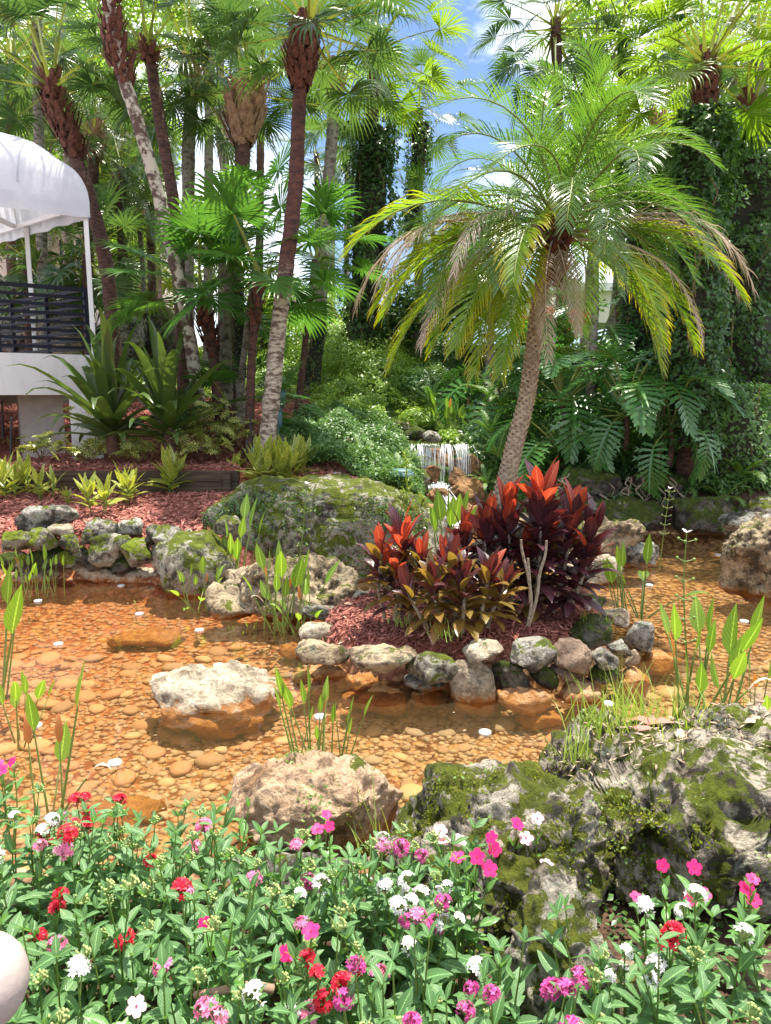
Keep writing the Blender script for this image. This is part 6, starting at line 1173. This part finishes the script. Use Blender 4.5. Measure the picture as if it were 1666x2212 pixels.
if pp: pp = A(pp); nn = rng.normal(size=pp.shape)*.35+A([0, 0, 1]); scatter(g, [[-.09, 0, 0], [.09, 0, 0], [0, .5, .10], [.05, 1, 0]], [[0, 1, 2], [1, 3, 2], [3, 0, 2], [0, 3, 1]], pp, frames(nn), rng.uniform(.02, .07, len(pp))); tag(ob('rock_litter', g.mesh('rock_litter', M['chipy'])), kind='stuff')
# moss and tiny creeping leaves on the near rocks
def fuzz(o, n, size, mat, cond, lift=.004, name='moss'):
    me = o.data; me.calc_loop_triangles(); nv = len(me.vertices); co = np.empty(nv*3); me.vertices.foreach_get('co', co); co = co.reshape(-1, 3); no_ = np.empty(nv*3); me.vertices.foreach_get('normal', no_); no_ = no_.reshape(-1, 3)
    i = rng.integers(0, nv, n*4); w = A(o.matrix_world)[:3, :3]; P = co[i]; Nn = no_[i]; wp_ = P@w.T+A(o.location); k = cond(wp_, Nn) ; P = P[k][:n]; Nn = Nn[k][:n]
    if len(P) < 5: return
    g = Geo(); leaves(g, P+Nn*lift+rng.normal(size=P.shape)*.006, Nn+rng.normal(size=P.shape)*.6, size*rng.uniform(.6, 1.4, len(P))); tag(ob(name, g.mesh(name, M[mat]), o), kind='stuff')
M['moss'] = leafmat('moss_tuft', (.07, .09, .01), (.20, .23, .02), .2, .8, spec=.1); M['tiny'] = leafmat('tiny_creeping_leaf', (.12, .24, .05), (.28, .40, .14), .3, .5)
def patch(th0, f=3., off=0.): return lambda p, n: pnoise(p*f+off) > th0
fuzz(reef, 9000, .012, 'moss', lambda p, n: (pnoise(p*3+2) > .0) & (n[:, 1] < .25) & (p[:, 2] < .52))
fuzz(reef, 1500, .014, 'tiny', lambda p, n: (pnoise(p*4+9) > .25) & (n[:, 1] < .2), .008, 'creeping_leaves')
for o in list(bpy.data.objects):
    lb = o.get('label', '')
    if lb.startswith('sloping moss-clad'): fuzz(o, 4500, .011, 'moss', lambda p, n: (pnoise(p*3.4+5) > .08) & (n[:, 2] > -.3)); fuzz(o, 400, .016, 'tiny', lambda p, n: pnoise(p*5) > .3, .01, 'creeping_leaves')
    if lb.startswith('orange-brown rock at'): fuzz(o, 1300, .018, 'tiny', lambda p, n: (pnoise(p*4.5+1) > .28) & (n[:, 2] > 0), .01, 'creeping_leaves'); fuzz(o, 500, .012, 'moss', lambda p, n: (pnoise(p*4+6) > .35))
    if lb.startswith('huge flat-topped'): fuzz(o, 7000, .02, 'moss', lambda p, n: (pnoise(p*2.4+6) > .05) & (p[:, 2] > .1)); fuzz(o, 4500, .028, 'jas', lambda p, n: (n[:, 2] < .5) & (n[:, 1] < 0), .015, 'creeping_leaves')
    if lb.startswith('large rounded boulder'): fuzz(o, 2500, .014, 'moss', lambda p, n: pnoise(p*3+6) > .1)
    if lb.startswith('broad flat grey'): fuzz(o, 1500, .012, 'moss', lambda p, n: pnoise(p*4+3) > .2)

# ------------------------------------------------------------------ the flower bed in front
def oleaf(mat, L_, w_, el, pet=.0):
    g = Geo(); e = math.radians(el); strips(g, [[0, 0, 0]], [[math.cos(e), 0, math.sin(e)]], L_, w_, [.12, .62, 1, .95, .62, .05], [.04, .06, .1, .14, .16], S=[[0, -1, 0]], fold=.22); return g.mesh('leaf', M[mat])
PE = [oleaf('penta', L_, w_, el) for L_, w_, el in ((.068, .027, 55), (.08, .030, 30), (.085, .032, 12), (.075, .029, -10))]
VI = [oleaf('vinca', L_, w_, el) for L_, w_, el in ((.05, .019, 60), (.062, .024, 35), (.064, .025, 15), (.058, .023, -5))]
def cluster(mat, n=24, r=.023):
    g = Geo(); d = nrmz(rng.normal(size=(n, 3))*A([1, 1, .7])+A([0, 0, .9]))
    for q in d: tube(g, [(0, 0, -.015), tuple(q*r*.9)], .0016, 4, 1, cap=False)
    for q in d:
        s = nrmz(np.cross(q, A([.1, .3, 1]))); t_ = np.cross(q, s); a_ = np.linspace(0, 2*PI, 5, endpoint=False)+R.random()*6; D = np.cos(a_)[:, None]*s+np.sin(a_)[:, None]*t_+q*.35
        strips(g, np.tile(q*r, (5, 1)), D, .011, .0055, [.5, 1, .3], 0, np.cross(D, q), .1, 0)
    return g.mesh('flower_cluster', [M[mat], M['bud'] if mat == 'f_white' else M[mat]])
CLU = {c: [cluster('f_'+c) for _ in range(2)] for c in ('pink', 'red', 'white', 'mag')}
def budc():
    g = Geo(); v_, f_ = ico(1)
    for _ in range(22): q = nrmz(A([R.gauss(0, 1), R.gauss(0, 1), abs(R.gauss(.6, .6))])); tube(g, [(0, 0, -.01), tuple(q*.02)], .001, 4); g.add(v_*.0035*A([1, 1, 1.4])+q*.022, f_)
    return g.mesh('bud_cluster', M['bud'])
BUD = budc()
g = Geo(); strips(g, [[0, 0, 0]], [[1, 0, .12]], .024, .026, [.25, .8, 1.05, 1, .55], .05, S=[[0, -1, 0]], fold=.05)
PET = {}
for c in ('hot', 'pale', 'mag', 'pink'): g = Geo(); strips(g, [[.002, 0, 0]], [[1, 0, .15]], .020, .0175, [.2, .6, 1.0, 1, .6], .06, S=[[0, -1, 0]], fold=.05); PET[c] = g.mesh('petal', M['f_'+c])
g = Geo(); v_, f_ = ico(1); g.add(v_*A([.003, .003, .002]), f_); EYE = g.mesh('flower_centre', M['eye'])
g = Geo(); tube(g, [(0, 0, -.03), (0, 0, 0)], .0018, 5, 0, cap=False); TUBE = g.mesh('flower_tube', M['bud'])
def flower(rt, p, c, s=1.):
    f = ob('flower', TUBE, rt, p, (R.uniform(.2, .95), R.uniform(-.4, .4), R.uniform(-.6, .6)), s); ob('flower_centre', EYE, f, (0, 0, .003))
    for i in range(5): ob('petal', PET[c], f, (0, 0, 0), (0, 0, i*2*PI/5))
def bedplant(label, p, kind, col, h, nst, group=None, flowers=None, ltri=5):
    rt = thing('pentas_plant' if kind == 'p' else 'vinca_plant', label, 'flowering plant', p, group); g = Geo(); LF = PE if kind == 'p' else VI
    for s in range(nst):
        a0 = R.uniform(0, 6.3); r_ = R.uniform(.01, .10 if kind == 'p' else .05); hh = h*R.uniform(.72, 1.08); b0 = A([math.cos(a0), math.sin(a0), 0])*r_*.4; b1 = A([math.cos(a0), math.sin(a0), 0])*(r_*1.5)+A([0, 0, hh]); P = spline([b0, (b0+b1)/2+A([R.gauss(0, .012), R.gauss(0, .012), 0]), b1], 8); tube(g, P, np.linspace(.0035, .002, 8), 5)
        L0 = R.uniform(0, 3); npair = ltri+(1 if kind == 'v' else 0)
        for k in range(npair):
            f = 1-k*(.78/npair); q = P[min(7, int(f*7))]; nl = 4 if (k == 0 and kind == 'p') else 2
            for j in range(nl): ob('leaf', LF[min(3, int(k*4/npair)+(R.random() < .3))], rt, q, (R.gauss(0, .2), R.gauss(0, .15), L0+k*PI/2+j*2*PI/nl), (.62 if k == 0 else 1.)*R.uniform(.8, 1.25))
        top = P[-1]+A([0, 0, .012])
        pr = R.random()
        if kind == 'p':
            if pr < (flowers if flowers is not None else .19): ob('flower_cluster', R.choice(CLU[col]), rt, top, (R.gauss(0, .3)+.25, R.gauss(0, .3), R.uniform(0, 6)), R.uniform(.75, 1.15))
            elif pr < .52: ob('bud_cluster', BUD, rt, top, (R.gauss(0, .3), R.gauss(0, .3), 0), R.uniform(.7, 1.1))
        elif pr < (flowers if flowers is not None else .35): flower(rt, top+A([0, -.01, .02]), col, R.uniform(.85, 1.15))
    ob('stems', g.mesh('stems', M['stem']), rt); return rt
SIDE = ['at the left edge', 'left of centre', 'near the middle', 'right of the middle', 'toward the right end']
ROW = ['in the front row nearest the camera', 'in the second row', 'in the middle of the bed', 'in the fourth row', 'along the water edge']
CN = {'pink': 'pink', 'red': 'red', 'white': 'white', 'mag': 'magenta', 'hot': 'hot pink', 'pale': 'pale pink'}
cnt = {}
for r_, y_ in enumerate((1.22, 1.44, 1.66, 1.90, 2.14, 2.34)):
    hw = .56*y_+.12; x_ = -hw+R.uniform(0, .06)
    while x_ < hw:
        xx, yy = x_+R.uniform(-.03, .03), y_+R.uniform(-.07, .07)
        un = 833+xx/(PX(A([xx, yy, .4]))); x_ += R.uniform(.135, .175)
        if yy > 1.62 and xx > .28 and xx < .55: continue
        if yy > 1.75 and xx > .40: continue
        if yy > 2.22 and xx > -.55: continue
        if .55 < xx < .68 and yy < 1.55 and yy > 1.3: continue
        kind = 'p'; k_ = R.random()
        if xx < -.35: col = 'pink' if k_ < .55 else ('red' if k_ < .68 else ('mag' if k_ < .85 else 'white'))
        elif xx < .1: col = 'mag' if k_ < .35 else ('red' if k_ < .6 else ('pink' if k_ < .8 else 'white'))
        else: col = 'white' if k_ < .24 else ('red' if k_ < .68 else 'mag')
        if yy > 2.05 and xx < -.3: col = 'red' if k_ < .4 else 'pink'
        if R.random() < .12: kind = 'v'; col = R.choice(('hot', 'pale', 'hot'))
        sd = SIDE[min(4, max(0, int((un)/1666*5)))]; rw = ROW[min(4, r_ if r_ < 4 else 4)]
        key = (kind, col, sd, rw); cnt[key] = cnt.get(key, 0)+1
        od = ['', 'another ', 'third ', 'fourth ', 'fifth ', 'sixth ', 'seventh ', 'eighth ', 'ninth '][min(8, cnt[key]-1)]
        lb = f"{od}{CN[col]}-flowered {'pentas' if kind == 'p' else 'vinca'} {sd}, {rw}"
        z_ = max(.06, t1(xx, yy)); h_ = (.40-.05*max(0, yy-1.7) if kind == 'p' else .40)*R.uniform(.85, 1.1)-(.05 if y_ < 1.3 else 0)
        bedplant(lb, (xx, yy, z_), kind, col, h_, R.randint(5, 7) if kind == 'p' else R.randint(4, 6), 'flowering plants in the front bed', ltri=5)
# plants the photo shows singly
for u, v, z_, col, h_, n_, lb in [(712, 1760, .48, 'hot', .40, 3, 'tall hot pink vinca in front of the orange-brown rock'), (535, 1760, .50, 'hot', .42, 2, 'tall glossy-leaved flowerless vinca sprig left of the orange-brown rock'), (965, 1810, .46, 'pale', .42, 3, 'pale pink vinca with a dark eye before the moss-clad rock'), (1095, 1790, .50, 'hot', .44, 3, 'vinca with one hot pink flower before the reef rock'),
        (1170, 1790, .50, 'pale', .45, 3, 'vinca topped with pale pink flowers beneath the dark hollow of the reef rock'), (1430, 1900, .46, 'hot', .34, 3, 'hot pink vinca in front of the dark gap of the reef rock'), (1510, 1910, .46, 'hot', .36, 3, 'large-flowered hot pink vinca at right of the dark gap'), (1630, 1920, .46, 'hot', .34, 3, 'hot pink vinca at the right picture edge'), (655, 2010, .56, 'hot', .42, 3, 'hot pink vinca above the big red pentas cluster'), (10, 1630, .46, 'hot', .4, 3, 'hot pink vinca cut by the left edge near the pond')]:
    tp = G(u, v, z_); bz = t1(tp[0], tp[1]); bedplant(lb, (tp[0], tp[1], max(.05, z_-h_)), 'v', col, h_, n_, None, flowers=0 if 'flowerless' in lb else .95, ltri=6)
for u, v, z_, col, h_, lb in [(690, 2090, .52, 'red', .40, 'pentas with the biggest bright red flower heads near the bottom centre'), (180, 1745, .46, 'red', .38, 'red pentas standing out against the water at left'), (900, 1900, .48, 'white', .40, 'white pentas with many heads left of the knobbly rock'), (950, 1960, .48, 'white', .38, 'white pentas directly beside the knobbly tan rock'), (1370, 2040, .50, 'white', .36, 'white pentas in front of the dark gap at lower right'), (1110, 2190, .56, 'mag', .36, 'magenta pentas at the bottom edge right of centre'), (15, 1790, .46, 'white', .40, 'white flowered pentas bush at the left edge by the pond')]:
    tp = G(u, v, z_); bedplant(lb, (tp[0], tp[1], max(.05, z_-h_)), 'p', col, h_, 7, None, flowers=.95, ltri=4)
b_ = G(520, 2145, .42); g = Geo(); tube(g, spline([W(420, 2150, b_[1]), W(480, 2140, b_[1]), W(540, 2130, b_[1]-.01), W(590, 2138, b_[1])], 14), np.linspace(.009, .012, 14), 8); tag(ob('dry_branch', g.mesh('dry_branch', M['wood'], b_), None, b_), 'thick dry brown branch lying among the leaves at the bottom', 'branch')
b_ = G(930, 1385, .30); g = Geo(); tube(g, spline([W(915, 1345, b_[1]+.2), W(922, 1362, b_[1]+.1), W(930, 1375, b_[1]), W(936, 1392, b_[1]-.08)], 10), [.010]*10, 6); tube(g, [W(922, 1362, b_[1]+.1), W(912, 1372, b_[1]+.02)], .007, 5); tag(ob('dry_branch', g.mesh('dry_branch', M['wood'], b_), None, b_), 'short forked dry stick on the red mulch of the island', 'branch')
X, Y = cloud(9000, -2.2, 2.2, .9, 2.5)
g = Geo(); leaves(g, np.stack([X, Y, th(X, Y)+rng.uniform(.01, .07, len(X))], 1), rng.normal(size=(len(X), 3))*.5+A([0, 0, 1]), .034*rng.uniform(.5, 1.1, len(X))); tag(ob('low_bed_leaves', g.mesh('low_bed_leaves', M['jas'])), kind='stuff')

X, Y = cloud(420, -4.5, 6, 2.8, 9.5); k = (sdf(POND, X, Y) > .05) & (sdf(ISL, X, Y) < -.1); X = X[k]; Y = Y[k]; g = Geo()
leaves(g, np.stack([X, Y, np.full(len(X), .006)], 1), rng.normal(size=(len(X), 3))*.10+A([0, 0, 1]), rng.uniform(.008, .032, len(X))); tag(ob('floating_leaf_bits', g.mesh('floating_leaf_bits', M['chipy'])), kind='stuff')
X, Y = cloud(900, -5.5, 2.2, 4.5, 11); k = ((sdf(ISL, X, Y) > -.12) | ((Y > 7.7) & (sdf(POND, X, Y) < -.1) & (X < .2))); X = X[k]; Y = Y[k]; g = Geo()
leaves(g, np.stack([X, Y, th(X, Y)+.03], 1), rng.normal(size=(len(X), 3))*.5+A([0, 0, 1]), rng.uniform(.03, .08, len(X))); tag(ob('fallen_leaves', g.mesh('fallen_leaves', M['chipy'])), kind='stuff')
